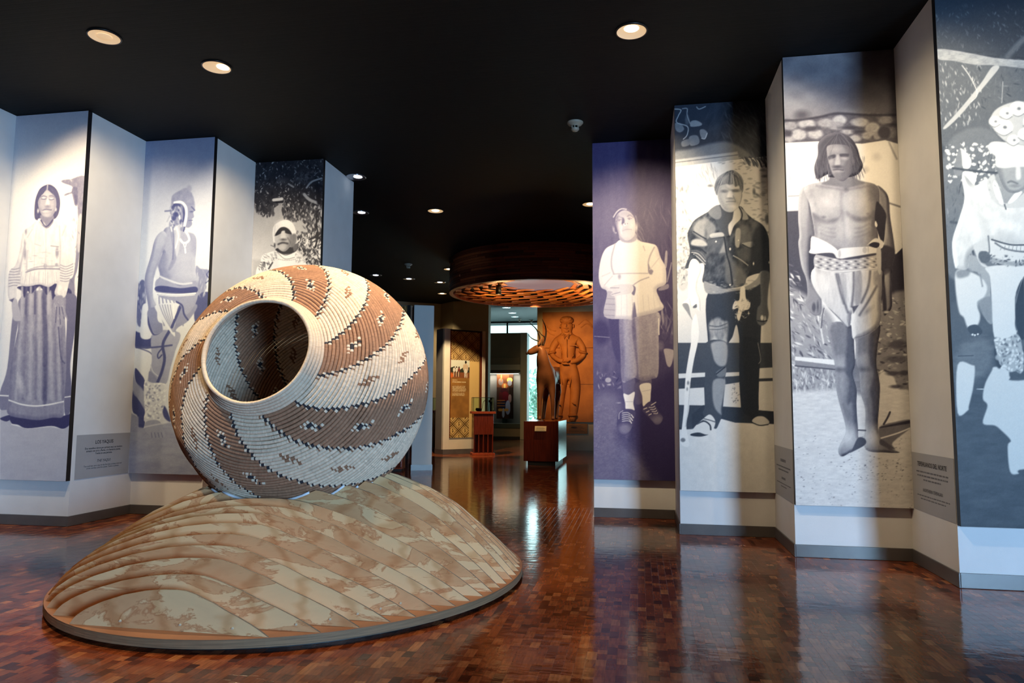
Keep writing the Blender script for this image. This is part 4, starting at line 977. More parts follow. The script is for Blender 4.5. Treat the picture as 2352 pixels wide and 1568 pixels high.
p.poly([(180, 330), (250, 220), (235, 420), (245, 560), (290, 720), (380, 822), (260, 720), (190, 500)], .40, 5, .85); p.ell(400, 195, 130, 55, .60, 6, .8); p.ell(560, 470, 55, 100, .86, 8, .7); p.ell(300, 480, 36, 60, .82, 6, .6)
p.line([(205, 305), (260, 272), (330, 300)], 2.6, .44, 1.8, .6); p.line([(460, 262), (520, 236), (592, 284)], 2.8, .42, 1.8, .6); p.ell(265, 352, 44, 15, .76, 1.8, .8); p.ell(268, 360, 18, 10, .32, 1.3, .9); p.line([(200, 384), (250, 332), (320, 342)], 1.4, .40, 1, .8); p.ell(515, 325, 42, 15, .76, 1.8, .8); p.ell(500, 328, 18, 10, .32, 1.3, .9); p.line([(465, 312), (510, 300), (560, 320)], 1.4, .42, 1, .8)
p.poly([(350, 290), (400, 360), (372, 470), (330, 440), (332, 390)], .34, 2, .9); p.ell(430, 390, 28, 60, .80, 4, .7); p.ell(386, 452, 30, 24, .92, 2); p.ell(406, 440, 10, 14, .36, 1); p.ell(460, 430, 8, 8, .40, 1)
p.line([(352, 596), (400, 574), (480, 562), (548, 568)], 1.8, .54, 1.3, .75); p.ell(450, 610, 70, 22, .70, 4, .5); p.line([(330, 500), (312, 580), (326, 650)], 2, .86, 1.6, .8); p.ell(460, 690, 100, 55, .82, 8, .6); p.clip = None
p.line([(300, 780), (400, 826), (520, 812), (610, 740)], 1.6, .58, 1.2, .8); p.line([(140, 280), (220, 160), (320, 95), (430, 105)], 2.4, .80, 1.3, .85); p.ell(665, 520, 22, 70, .78, 2); p.ell(146, 570, 12, 20, .58, 1.4); p.ell(196, 640, 14, 14, .62, 1.4); p.line([(650, 260), (680, 400), (690, 520)], 2, .56, 1.6, .7)
P4 = p

# ---- woman in the long skirt
p = Print([(37.3, 267.3), (203.3, 253.9), (150.9, 1105.2), (-22, 1100.1)], PW, PH, .9)
p.I = p.vgrad(255, 430, .62, .93) * p.hgrad(30, 200, 1.0, 1.0)
p.view(0, 380, 4.614)
p.poly([(760, 140), (920, 130), (880, 520), (830, 560), (820, 420), (790, 410), (780, 300), (690, 320), (690, 300), (765, 270), (760, 220), (660, 180), (660, 155), (740, 145), (760, 165)], .46, 1.6); p.poly([(760, 250), (820, 240), (820, 410), (790, 410)], .3, 2, .8); p.noise(.08, 5, 9, 3, [(660, 130), (920, 130), (880, 560), (660, 400)])
p.poly([(835, 520), (880, 520), (850, 900), (820, 1100), (790, 1230), (810, 1568), (700, 1568), (690, 1240), (770, 1180), (800, 1000)], .46, 1.8); p.poly([(830, 560), (870, 540), (850, 880), (820, 880)], .7, 2); p.poly([(690, 1320), (760, 1340), (740, 1568), (680, 1568)], .14, 2); p.poly([(800, 1250), (830, 1250), (820, 1500), (795, 1480)], .88, 1.5); p.leaves([(760, 540), (870, 540), (820, 1568), (700, 1568)], 60, (.3, .7), (1, 5), (60, 120), 4, .3, .8, .6)
# skirt
p.view(0, 680, 3.645)
p.poly([(110, 140), (165, 120), (120, 420), (75, 830), (70, 945), (0, 945), (0, 800), (60, 600)], .44, 1.4); p.line([(0, 830), (72, 834)], 3, .93, .8)
p.poly([(530, 0), (640, 0), (640, 200), (590, 560), (600, 760), (585, 970), (540, 970), (540, 600), (560, 200)], .36, 1.4); p.line([(545, 845), (590, 838)], 2.5, .9, .8)
p.poly([(0, 1020), (90, 990), (100, 1010), (60, 1045)], .16, 1.2); p.poly([(95, 1060), (120, 1000), (540, 1000), (590, 960), (590, 1060), (530, 1110), (430, 1085), (230, 1105), (150, 1075)], .13, 1.4); p.line([(495, 1060), (510, 1080), (590, 1055)], 2, .8, .8)
p.poly([(0, 955), (70, 950), (95, 1075), (230, 1110), (430, 1092), (530, 1116), (592, 1062), (600, 1600), (0, 1600)], .70, 1.4, smooth=False); p.poly([(0, 1022), (92, 990), (105, 1012), (55, 1048)], .16, 1.2); p.poly([(95, 1060), (125, 1005), (540, 1000), (592, 960), (592, 1060), (530, 1108), (430, 1084), (230, 1104), (150, 1074)], .12, 1.4); p.noise(.03, 30, 10, 5, [(0, 1120), (600, 1120), (600, 1560), (0, 1560)])
sk = [(180, 0), (520, -40), (545, 200), (555, 590), (535, 880), (528, 1005), (440, 1015), (330, 1035), (220, 1025), (66, 985), (72, 850), (90, 560), (150, 280)]
M = p.poly(sk, .54, 1.4); p.clip = M; p.form(sk, 10, .2, .2, -.4)
for k, (x0, x1, v) in enumerate(((200, 130, .66), (230, 190, .40), (262, 250, .68), (300, 300, .42), (330, 330, .66), (362, 380, .22), (385, 365, .30), (410, 430, .66), (450, 470, .44), (490, 500, .64), (500, 530, .36), (165, 110, .46))):
    p.line([(x0, -20), ((x0 + x1) / 2, 380), (x1, 860)], 6 if v < .5 else 9, v, 3, .7)
p.poly([(358, 0), (385, 200), (380, 560), (360, 880), (390, 880), (400, 400), (380, 100)], .26, 3, .7); p.line([(490, 260), (510, 500), (540, 560)], 3, .28, 1.4, .9); p.ell(175, 740, 24, 80, .76, 4, .8, -10); p.noise(.06, 5, 22, 8); p.noise(.05, 4, 5, 9)
p.line([(70, 868), (180, 905), (300, 918), (420, 905), (540, 880)], 3.4, .95, .8); p.poly([(66, 880), (180, 915), (300, 928), (420, 915), (540, 890), (540, 1040), (60, 1040)], .5, 2, .35); p.clip = None
p.view(0, 380, 4.614)
p.poly([(200, 1280), (600, 1250), (560, 1420), (540, 1320), (500, 1370), (470, 1340), (440, 1300), (400, 1290), (330, 1360), (290, 1330), (260, 1400), (230, 1330)], .16, 2)
for k in range(7): p.line([(235 + k * 46, 1290), (225 + k * 48, 1568)], 5, .68 if k % 2 == 0 else .3, 1.6, .8)
# blouse
bl = [(400, 580), (330, 640), (265, 680), (235, 730), (200, 930), (160, 1060), (100, 1120), (80, 1270), (95, 1420), (170, 1400), (185, 1270), (270, 1280), (330, 1275), (420, 1260), (520, 1285), (605, 1240), (580, 1360), (690, 1390), (740, 1190), (780, 1130), (770, 930), (730, 700), (690, 590), (620, 570), (570, 570)]
M = p.poly(bl, .88, 1.3); p.clip = M; p.form(bl, 6, .14, .4, -.5); p.noise(.07, 5, 14, 41, contrast=1.5)
p.poly([(80, 1050), (220, 1040), (215, 1300), (70, 1300)], .78, 5, .6); p.poly([(620, 1000), (800, 1000), (780, 1260), (620, 1260)], .82, 5, .6)
for k in range(7): p.line([(95, 1090 + k * 32), (150, 1100 + k * 28), (210, 1085 + k * 32)], 2, .45, 1, .8); p.line([(640, 1050 + k * 28), (700, 1070 + k * 26), (775, 1040 + k * 28)], 2, .48, 1, .8)
p.many([(275, 700, 12, 30), (262, 930, 16, 60), (260, 820, 8, 30), (605, 920, 18, 55), (480, 1062, 18, 24), (600, 1050, 16, 18)], .5, 1.6, .85); p.line([(385, 690), (370, 830), (360, 1100)], 1.6, .75, 1, .8); p.line([(485, 660), (485, 900), (480, 1270)], 2, .72, 1, .8); p.line([(630, 640), (640, 900), (630, 1100)], 3, .66, 1.6, .8); p.line([(270, 820), (230, 1000), (200, 1140)], 4, .62, 2, .8); p.line([(290, 900), (280, 1100)], 3, .7, 1.6, .8); p.line([(540, 850), (620, 860)], 2.4, .55, 1); p.line([(370, 830), (430, 850)], 2, .7, 1)
p.line([(275, 1130), (400, 1095), (630, 1095)], 3, .48, 1.2); p.line([(290, 1110), (420, 1070), (620, 1065)], 2.4, .6, 1.2); p.leaves([(260, 880), (640, 880), (640, 1080), (270, 1090)], 40, (.6, .8), (2, 6), (-5, 5), 8, .2, .8, .6)
for k in range(9): p.line([(230 + k * 46, 1130), (205 + k * 50, 1270)], 1.8, .72, 1.2, .7)
p.line([(420, 600), (470, 650), (510, 655), (560, 600)], 2.4, .45, 1); p.many([(430, 610, 30, 22), (560, 600, 34, 22)], .82, 2, .6); p.line([(700, 640), (660, 740)], 2, .7, 1.4); p.line([(340, 680), (290, 760)], 2, .7, 1.4); p.clip = None
# hands
p.poly([(125, 1440), (170, 1410), (200, 1500), (215, 1568), (220, 1640), (150, 1640), (130, 1568)], .66, 1.4); p.poly([(95, 1425), (150, 1405), (130, 1450)], .3, 1.4); p.poly([(580, 1390), (660, 1380), (680, 1480), (720, 1640), (690, 1600), (670, 1680), (640, 1720), (600, 1640), (560, 1700), (555, 1560), (570, 1440)], .55, 1.4); p.line([(600, 1500), (590, 1660)], 2, .3, .9); p.line([(630, 1500), (640, 1680)], 2, .3, .9); p.line([(655, 1500), (680, 1620)], 2, .3, .9); p.leaves([(570, 1420), (670, 1420), (700, 1640), (560, 1640)], 24, (.4, .8), (1, 3.4), (50, 100), 4, .4, .8, .6)
# head
M = p.poly([(520, 200), (590, 240), (630, 330), (635, 430), (610, 530), (560, 570), (420, 560), (395, 580), (365, 545), (370, 390), (400, 290), (440, 230)], .24, 1.3); p.clip = M
for k in range(12): p.line([(505, 205), (440 - k * 6 + 20, 300), (380 + k * 3, 540)], 1.3, .42 if k % 3 == 0 else .16, .7, .6); p.line([(505, 205), (570 + k * 5, 290), (600 + k * 3, 530)], 1.3, .44 if k % 3 == 0 else .16, .7, .6)
p.line([(505, 200), (498, 270)], 3, .6, 1); p.clip = None
p.poly([(440, 520), (560, 520), (560, 600), (500, 650), (470, 610), (430, 570)], .46, 2); p.poly([(440, 575), (490, 640), (555, 570), (560, 590), (490, 655), (430, 590)], .25, 1.2)
face = [(500, 265), (550, 310), (590, 370), (595, 440), (570, 510), (530, 550), (480, 550), (435, 510), (412, 440), (410, 370), (450, 310)]
M = p.poly(face, .60, 1.3); p.clip = M; p.form(face, 6, .2, .3, -.6); p.ell(430, 420, 30, 110, .5, 8, .7); p.poly([(560, 380), (600, 380), (590, 520), (540, 540), (560, 470)], .48, 5, .7); p.ell(500, 305, 40, 28, .78, 7, .8); p.ell(462, 348, 26, 11, .36, 1.6); p.ell(545, 342, 24, 11, .36, 1.6); p.line([(435, 328), (480, 326)], 2, .36, 1); p.line([(525, 326), (570, 328)], 2, .36, 1); p.poly([(498, 330), (512, 330), (520, 410), (488, 412)], .82, 2); p.ell(506, 428, 26, 16, .42, 2); p.ell(460, 400, 24, 26, .74, 5, .7); p.line([(460, 470), (490, 462), (535, 468)], 2.4, .3, .9); p.ell(490, 482, 30, 8, .8, 1.6); p.ell(495, 525, 34, 16, .72, 4, .7); p.clip = None
p.ell(403, 480, 10, 22, .7, 1.2); p.ell(592, 465, 10, 18, .72, 1.2)
p.view(60, 415, 7.79)
face = [(370, 160), (440, 210), (520, 290), (535, 400), (510, 540), (450, 630), (370, 652), (290, 610), (235, 500), (215, 380), (260, 280), (320, 220)]
M = p.poly(face, .60, 1.5); p.clip = M
p.ell(372, 240, 66, 52, .74, 6, .8); p.poly([(212, 380), (250, 330), (262, 480), (330, 645), (240, 520)], .45, 5, .85); p.poly([(538, 380), (500, 340), (490, 520), (420, 645), (500, 560)], .47, 5, .85); p.ell(275, 430, 36, 50, .68, 6, .6); p.ell(470, 420, 34, 50, .68, 6, .6)
p.line([(258, 292), (310, 270), (362, 288)], 2.4, .36, 1.4, .8); p.line([(420, 272), (470, 268), (522, 300)], 2.4, .36, 1.4, .8); p.ell(315, 308, 26, 10, .86, 1.2); p.line([(272, 322), (315, 330), (358, 320)], 1.8, .28, 1, .85); p.ell(452, 320, 26, 10, .86, 1.2); p.line([(408, 332), (450, 340), (494, 328)], 1.8, .28, 1, .85)
p.poly([(372, 330), (400, 330), (416, 440), (350, 440)], .82, 3); p.ell(386, 456, 42, 28, .44, 2.4, .85); p.line([(300, 530), (350, 510), (450, 520)], 2.4, .32, 1.2, .85); p.ell(342, 550, 44, 13, .78, 2.2); p.ell(352, 612, 50, 18, .76, 4, .7); p.clip = None
P1 = p

# ---- man with feather headdress in profile
p = Print([(335.2, 324.8), (493.8, 314.3), (459, 1090.6), (294.1, 1086.4)], PW, PH, .6)
p.I = p.vgrad(315, 560, .50, .80)
p.view(310, 400, 4.61)
p.poly([(640, 1010), (700, 1000), (800, 1010), (830, 980), (830, 1568), (640, 1568)], .46, 2); p.poly([(770, 1100), (830, 1000), (830, 1280), (740, 1300)], .82, 2); p.line([(800, 1010), (760, 1060), (790, 1110), (750, 1150)], 2.4, .16, .9); p.poly([(660, 1290), (820, 1270), (820, 1568), (640, 1568)], .2, 2); p.leaves([(650, 1010), (770, 1010), (740, 1290), (650, 1290)], 40, (.3, .75), (2, 7), (70, 120), 3, .25, .8, .7)
p.poly([(40, 1170), (110, 1160), (100, 1568), (20, 1568)], .3, 2); p.leaves([(30, 1160), (110, 1160), (100, 1568), (20, 1568)], 30, (.1, .8), (2, 8), (80, 100), 5, .3, .8, .8)
p.view(290, 700, 3.919)
p.poly([(60, 240), (120, 250), (240, 290), (230, 380), (90, 390)], .13, 2); p.poly([(90, 380), (240, 440), (230, 700), (70, 600), (70, 400)], .84, 2, .9); p.line([(85, 378), (200, 420), (235, 450)], 2.5, .2, 1.4); p.poly([(80, 570), (130, 620), (165, 680), (160, 780), (85, 690)], .12, 1.4); p.poly([(60, 770), (110, 850), (165, 940), (160, 1100), (105, 1095), (100, 1000), (55, 950)], .13, 1.4); p.poly([(60, 600), (84, 690), (160, 780), (170, 940), (110, 850), (60, 780)], .5, 2, .9)
p.poly([(20, 960), (110, 1010), (110, 1100), (170, 1110), (380, 1060), (720, 1060), (720, 1568), (20, 1568)], .55, 2.4, smooth=False); p.noise(.05, 14, 6, 4, [(20, 960), (720, 960), (720, 1568), (20, 1568)]); p.poly([(320, 900), (360, 930), (400, 1050), (340, 1010)], .15, 2); p.noise(.08, 60, 30, 6, [(20, 1150), (720, 1150), (720, 1568), (20, 1568)])
p.poly([(150, 0), (205, 0), (190, 130), (225, 290), (130, 290), (135, 120)], .84, 1.6)
# leg
p.poly([(240, 250), (480, 250), (440, 420), (400, 560), (350, 720), (200, 720), (205, 620), (230, 500)], .54, 1.6); p.poly([(205, 600), (260, 640), (285, 720), (210, 720)], .44, 2); p.line([(218, 540), (240, 600), (285, 640)], 2.4, .72, 1)
p.line([(90, 382), (240, 382), (410, 362)], 4, .2, 1); p.line([(480, 10), (400, 210), (330, 350), (345, 480), (320, 600), (280, 700)], 6.5, .16, 1.2); p.line([(330, 380), (285, 440), (290, 480), (320, 450)], 3, .16, 1); p.ell(415, 160, 26, 26, .2, 1.2); p.ell(408, 152, 8, 8, .6, 1)
M = p.poly([(165, 690), (230, 700), (360, 720), (350, 860), (325, 960), (290, 1050), (165, 1050), (170, 960), (160, 860)], .80, 1.6); p.clip = M
rs_ = random.Random(3)
for k in range(150): p.ell(rs_.uniform(155, 360), rs_.uniform(690, 1055), rs_.uniform(8, 15), rs_.uniform(7, 11), .95 if k % 3 else .5, .9, .8, rs_.uniform(0, 180))
p.clip = None
p.poly([(180, 1050), (290, 1040), (330, 1120), (355, 1180), (310, 1198), (240, 1195), (170, 1130)], .58, 1.4)
for k in range(4): p.line([(225 + k * 30, 1150), (232 + k * 32, 1192)], 1.4, .32, .8)
p.line([(165, 1100), (230, 1085), (310, 1070)], 3, .75, 1)
# body
p.view(310, 400, 4.61)
p.poly([(190, 1120), (220, 1100), (240, 1280), (200, 1300)], .86, 1.4)
bd = [(300, 600), (360, 555), (420, 590), (520, 570), (560, 610), (620, 630), (650, 690), (648, 820), (640, 900), (640, 1010), (655, 1170), (480, 1190), (260, 1150), (265, 1060), (240, 960), (290, 830), (250, 800)]
M = p.poly(bd, .56, 1.4); p.clip = M; p.form(bd, 9, .22, .5, -.4); p.poly([(240, 930), (300, 830), (340, 880), (330, 1000), (380, 1100), (260, 1100)], .42, 8, .8); p.ell(520, 900, 90, 90, .66, 16, .6); p.poly([(560, 620), (660, 640), (660, 860), (610, 820), (590, 720)], .48, 7, .7); p.ell(560, 1060, 90, 70, .68, 14, .6); p.ell(470, 800, 60, 30, .5, 8, .5); p.clip = None
ar = [(300, 600), (240, 640), (200, 720), (165, 870), (110, 1060), (105, 1190), (140, 1400), (150, 1568), (260, 1568), (230, 1400), (190, 1290), (200, 1100), (250, 960), (290, 830), (330, 740), (340, 650)]
M = p.poly(ar, .57, 1.4); p.clip = M; p.form(ar, 7, .24, .3, -.6); p.poly([(105, 1060), (160, 860), (190, 860), (140, 1100), (170, 1400), (140, 1568), (100, 1300)], .44, 6, .7); p.ell(270, 690, 40, 60, .68, 10, .6); p.clip = None
p.view(290, 700, 3.919); p.poly([(190, 60), (250, 20), (300, 90), (325, 180), (320, 245), (250, 255), (205, 180)], .44, 1.5); p.poly([(195, 100), (215, 180), (250, 260), (300, 258), (240, 270), (195, 180)], .18, 1.4)
# breechcloth
p.view(310, 400, 4.61)
p.poly([(240, 1280), (400, 1290), (480, 1380), (440, 1568), (260, 1568), (235, 1450)], .86, 1.4)
for k in range(6): p.line([(255 + k * 34, 1300), (265 + k * 44, 1430), (310 + k * 40, 1600)], 3.2, .42, 1.2, .85)
p.view(290, 700, 3.919)
M = p.poly([(270, 0), (500, 0), (440, 200), (430, 280), (300, 100)], .84, 1.6)
for k in range(5): p.line([(300 + k * 24, 0), (340 + k * 18, 100), (420 + k * 6, 240)], 2.6, .5, 1, .85)
p.poly([(480, 0), (640, 0), (560, 140), (470, 200), (430, 240), (450, 120)], .46, 1.6); p.line([(490, 10), (410, 200)], 6, .16, 1); p.line([(425, 0), (430, 120)], 2, .9, .8)
p.view(310, 400, 4.61)
p.poly([(215, 1140), (300, 1090), (400, 1140), (480, 1180), (650, 1130), (660, 1320), (560, 1480), (500, 1420), (440, 1350), (250, 1290)], .52, 1.6); p.poly([(215, 1195), (300, 1180), (480, 1205), (645, 1190), (650, 1250), (480, 1260), (240, 1240)], .13, 1.3); p.line([(230, 1258), (430, 1275), (640, 1258)], 3, .92, .9); p.line([(250, 1275), (430, 1290), (630, 1275)], 2, .85, .9); p.line([(265, 1080), (330, 1110), (480, 1160), (600, 1150)], 4, .78, 1.6); p.many([(235, 1040, 20, 40), (240, 1000, 10, 20)], .82, 2, .8); p.line([(440, 1350), (500, 1390), (520, 1480), (560, 1540)], 4, .16, 1.2)
# head
p.poly([(385, 290), (400, 220), (480, 170), (550, 150), (600, 200), (630, 280), (630, 380), (560, 380), (400, 360)], .46, 2.2); p.many([(575, 150, 26, 34), (530, 165, 30, 20)], .5, 2.5, .9); p.noise(.06, 4, 6, 4, [(385, 290), (480, 160), (600, 190), (630, 380), (400, 360)])
p.poly([(545, 300), (610, 330), (632, 380), (618, 400), (625, 450), (600, 480), (605, 530), (570, 565), (520, 560), (500, 600), (470, 560), (500, 350)], .44, 1.6); p.line([(600, 345), (632, 380)], 3, .24, 1); p.ell(600, 395, 18, 8, .22, 1.2); p.line([(570, 490), (608, 486)], 2, .26, .8)
p.line([(420, 300), (490, 295), (535, 340), (545, 400), (540, 470), (525, 545)], 5.5, .9, 1.2); p.poly([(415, 310), (480, 315), (520, 360), (530, 420), (515, 500), (500, 500), (510, 420), (480, 360), (410, 345)], .15, 1.4)
p.poly([(400, 350), (480, 350), (500, 420), (480, 520), (400, 550), (385, 440)], .46, 2); p.leaves([(370, 350), (500, 340), (500, 560), (380, 560)], 70, (.1, .85), (2, 7), (40, 120), 6, .4, .9, .85); p.ell(435, 425, 26, 26, .12, 2); p.ell(410, 470, 20, 20, .14, 2); p.line([(320, 390), (380, 385)], 3.5, .34, 1.4); p.line([(370, 440), (340, 500)], 2.5, .6, 1.4)
p.poly([(370, 500), (390, 560), (400, 700), (440, 860), (400, 980), (350, 1010), (400, 850), (380, 650), (360, 560)], .44, 2.4, .8); p.poly([(430, 540), (480, 600), (470, 780), (440, 870), (420, 760), (430, 640)], .68, 2.4, .9); p.line([(440, 560), (460, 660), (430, 780)], 2.4, .84, 1.2); p.line([(400, 560), (410, 720), (400, 900)], 2.4, .34, 1.4); p.line([(380, 560), (390, 600)], 3, .8, 1.4)
p.line([(480, 690), (510, 725), (550, 720), (575, 690), (560, 640), (535, 600)], 4.4, .9, 1.2); p.line([(510, 725), (530, 775), (545, 725)], 2, .9, .8); p.line([(532, 790), (535, 830)], 3.4, .9, .9); p.line([(525, 560), (515, 600)], 3.4, .18, 1)
P2 = p

# ---- woman in a white headscarf under leaves
p = Print([(587.3, 373.7), (743, 364.5), (721, 1078.4), (559.7, 1074.7)], PW, PH, .60)
p.view(580, 355, 5.806)
p.I = p.vgrad(470, 600, .58, .80); p.poly([(0, 1400), (1000, 1400), (1000, 4300), (0, 4300)], .7, 6, smooth=False)
p.poly([(0, 0), (1000, 0), (1000, 620), (800, 700), (700, 830), (560, 760), (420, 780), (420, 640), (300, 650), (250, 760), (90, 760), (40, 700)], .12, 3)
top = [(0, 0), (1000, 0), (1000, 680), (880, 760), (560, 860), (440, 830), (400, 650), (270, 780), (40, 720)]
p.leaves(top, 420, (.03, .22), (1.5, 6), (20, 160), 2, .45, .8, .8); p.leaves(top, 330, (.3, .75), (.8, 3.4), (20, 160), 3, .42, .6, .85); p.ell(690, 300, 100, 80, .32, 6, .7); p.ell(400, 350, 60, 40, .28, 5, .7); p.leaves([(560, 200), (860, 200), (860, 460), (560, 460)], 40, (.05, .2), (1.5, 5), (20, 160), 7, .45, .8, .8)
p.line([(720, 440), (790, 360), (920, 315)], 4, .56, 1); p.line([(690, 530), (760, 600), (880, 650), (930, 660)], 7, .6, 1.4); p.line([(280, 605), (390, 590)], 7, .76, 1.2); p.line([(260, 640), (400, 632)], 4, .05, 1); p.line([(480, 390), (545, 430)], 4, .5, 1); p.line([(860, 420), (890, 640)], 10, .07, 2)
p.leaves([(60, 640), (300, 640), (260, 840), (80, 790)], 36, (.1, .3), (3, 7), (50, 120), 11, .4, .8, .9); p.leaves([(400, 640), (930, 640), (930, 900), (700, 880), (560, 900), (430, 860)], 190, (.08, .34), (2, 6.5), (50, 120), 12, .42, .8, .9); p.leaves([(430, 640), (930, 640), (930, 900), (560, 860)], 70, (.6, .8), (1, 3.4), (50, 120), 13, .42, .7, .85)
p.leaves([(660, 860), (930, 860), (930, 1250), (760, 1160), (690, 1000)], 90, (.12, .4), (2, 6), (40, 130), 14, .42, .8, .9)
rt = [(570, 1010), (620, 1030), (720, 1040), (930, 1100), (930, 1568), (690, 1500), (640, 1300), (600, 1250)]
p.leaves(rt, 260, (.08, .36), (2, 6), (30, 150), 15, .42, .8, .9); p.leaves(rt, 150, (.75, .95), (1, 4.2), (30, 150), 16, .42, .7, .85)
p.line([(850, 760), (855, 950), (870, 1060), (840, 1230)], 3.4, .12, 1); p.line([(930, 1010), (870, 1080), (760, 1130)], 4, .14, 1); p.line([(770, 870), (800, 1000)], 2, .2, .8)
# blouse
M = p.poly([(330, 1280), (200, 1310), (125, 1350), (100, 1450), (40, 1600), (40, 2200), (760, 2200), (730, 1600), (710, 1430), (690, 1370), (600, 1310), (560, 1290)], .93, 1.4); p.clip = M
p.leaves([(130, 1310), (330, 1300), (300, 1420), (110, 1420)], 40, (.4, .7), (1, 4), (0, 90), 5, .3, .8, .7); p.leaves([(570, 1320), (700, 1340), (710, 1440), (580, 1440)], 40, (.5, .75), (1, 4), (0, 180), 6, .3, .8, .7); p.leaves([(90, 1430), (250, 1430), (200, 1540), (80, 1540)], 36, (.2, .5), (1, 4.5), (20, 80), 7, .35, .8, .85); p.line([(265, 1440), (215, 1520)], 3.4, .3, 1); p.line([(330, 1300), (430, 1390), (560, 1370)], 1.8, .6, .8)
for k in range(10): p.ell(350 + k * 24, 1395 + 14 * math.sin(k / 9 * 3.14), 9, 6, .55, .8, .7)
p.line([(370, 1310), (440, 1340), (520, 1315)], 2, .45, .8); p.clip = None
# head
p.poly([(320, 1250), (560, 1220), (600, 1180), (610, 1230), (560, 1300), (440, 1330), (340, 1300)], .16, 1.8); p.poly([(540, 1180), (610, 1180), (600, 1250), (550, 1290)], .36, 2)
p.poly([(420, 870), (500, 885), (560, 960), (585, 1080), (600, 1170), (560, 1190), (520, 1190), (300, 1180), (270, 1110), (268, 1020), (300, 930)], .88, 1.5); p.poly([(510, 1080), (580, 1060), (585, 1160), (540, 1230), (500, 1220)], .44, 3)
face = [(300, 1090), (345, 1040), (400, 1010), (470, 1020), (525, 1060), (520, 1160), (495, 1230), (430, 1290), (370, 1275), (325, 1220), (298, 1150)]
M = p.poly(face, .64, 1.4); p.clip = M; p.form(face, 6, .18); p.poly([(480, 1050), (540, 1060), (530, 1200), (440, 1300), (450, 1210), (490, 1150)], .46, 5, .8); p.poly([(390, 1020), (425, 1020), (440, 1120), (370, 1125)], .76, 3); p.ell(405, 1132, 40, 14, .3, 2); p.ell(330, 1120, 36, 40, .76, 6, .7); p.line([(345, 1195), (400, 1175), (465, 1185)], 4.4, .26, 1.4); p.line([(370, 1205), (430, 1200)], 2.4, .62, 1); p.ell(400, 1240, 50, 26, .74, 5, .8); p.line([(470, 1110), (510, 1180)], 2.4, .4, 1.6); p.clip = None
p.poly([(296, 1085), (320, 1030), (370, 975), (430, 965), (490, 1000), (520, 1060), (440, 1045), (430, 1015), (390, 1020), (370, 1055)], .14, 1.6); p.line([(300, 940), (290, 1080)], 2, .76, 1.6); p.ell(430, 910, 70, 26, .93, 6, .8); p.ell(295, 1210, 10, 26, .2, 1.4); p.line([(245, 1210), (285, 1225)], 2, .4, 1)
P3 = p

# ---- stooping dancer with flower headdress
p = Print([(2146, -17.5), (2466.5, -45.8), (2553.3, 1220.3), (2207.2, 1209)], 180, PH, .2)
p.view(2140, 0, 3.731)
p.I = p.vgrad(-20, 110, .08, .24) * p.hgrad(2150, 2400, 1.1, .7)
p.leaves([(0, 40), (1000, 40), (1000, 430), (0, 420)], 200, (.18, .48), (1, 5), (30, 120), 2, .3, .8, .6)
p.poly([(50, 520), (600, 560), (1200, 620), (1200, 1250), (100, 1250)], .34, 4); p.leaves([(60, 520), (420, 540), (380, 1000), (90, 1100)], 170, (.3, .85), (1, 6), (50, 110), 3, .3, .8, .75); p.leaves([(380, 580), (1200, 620), (1200, 1250), (380, 1250)], 200, (.14, .5), (1.5, 7), (-10, 110), 4, .25, .8, .7)
p.poly([(50, 420), (300, 450), (540, 495), (800, 515), (1200, 540), (1200, 620), (560, 560), (380, 555), (180, 520), (55, 505)], .62, 1.6); p.noise(.1, 10, 4, 5, [(50, 420), (1200, 540), (1200, 620), (55, 505)]); p.poly([(580, 575), (520, 570), (430, 700), (320, 840), (200, 980), (100, 1090), (130, 1095), (260, 970), (400, 800), (500, 680)], .70, 1.6); p.line([(790, 330), (650, 480)], 12, .34, 3); p.line([(260, 560), (330, 660), (390, 800), (340, 870)], 2, .8, .8); p.line([(610, 700), (600, 880)], 2, .6, .9)
p.poly([(120, 1250), (600, 1200), (560, 2300), (100, 2300)], .42, 5); p.leaves([(120, 1250), (560, 1250), (500, 2200), (120, 2200)], 160, (.2, .6), (2, 9), (60, 120), 8, .2, .8, .7); p.leaves([(120, 1260), (560, 1230), (540, 1568), (130, 1568)], 120, (.85, .97), (1, 6), (0, 180), 9, .6, .8, .9); p.poly([(240, 1270), (330, 1350), (330, 1430), (270, 1440)], .96, 1.2); p.poly([(270, 1470), (380, 1490), (370, 1568), (330, 1700), (270, 1600)], .95, 1.2); p.poly([(190, 1430), (245, 1270), (260, 1480), (200, 1500)], .5, 2); p.line([(180, 1440), (420, 1470), (560, 1480)], 5, .26, 1.6)
p.view(2160, 400, 3.734)
p.line([(90, 410), (160, 420)], 6, .3, 1.6)
# floor behind
p.poly([(90, 1100), (1400, 900), (1400, 3200), (90, 3200)], .30, 6, smooth=False)
p.view(2180, 800, 3.645)
p.poly([(60, 0), (700, 0), (1400, 0), (1400, 1700), (60, 1700)], .26, 6, smooth=False); p.poly([(70, 0), (330, -60), (340, 180), (80, 300)], .42, 12, .8); p.noise(.05, 30, 10, 5, [(60, 0), (1400, 0), (1400, 1700), (60, 1700)])
p.poly([(70, 140), (190, 140), (215, 170), (200, 330), (165, 480), (155, 520), (70, 540)], .84, 2.4); p.poly([(355, 190), (380, 155), (490, 170), (510, 240), (580, 270), (1300, 250), (1300, 1000), (640, 1010), (580, 1050), (510, 1030), (490, 820), (515, 770), (440, 690), (380, 645), (282, 625), (320, 480), (282, 420), (300, 300)], .82, 2.4)
p.poly([(380, 0), (450, 0), (440, 150), (400, 150)], .16, 3); p.ell(410, 75, 24, 24, .6, 2); p.line([(75, 65), (200, 60)], 1.8, .2, .9); p.line([(232, 338), (290, 342)], 1.6, .8, .7)
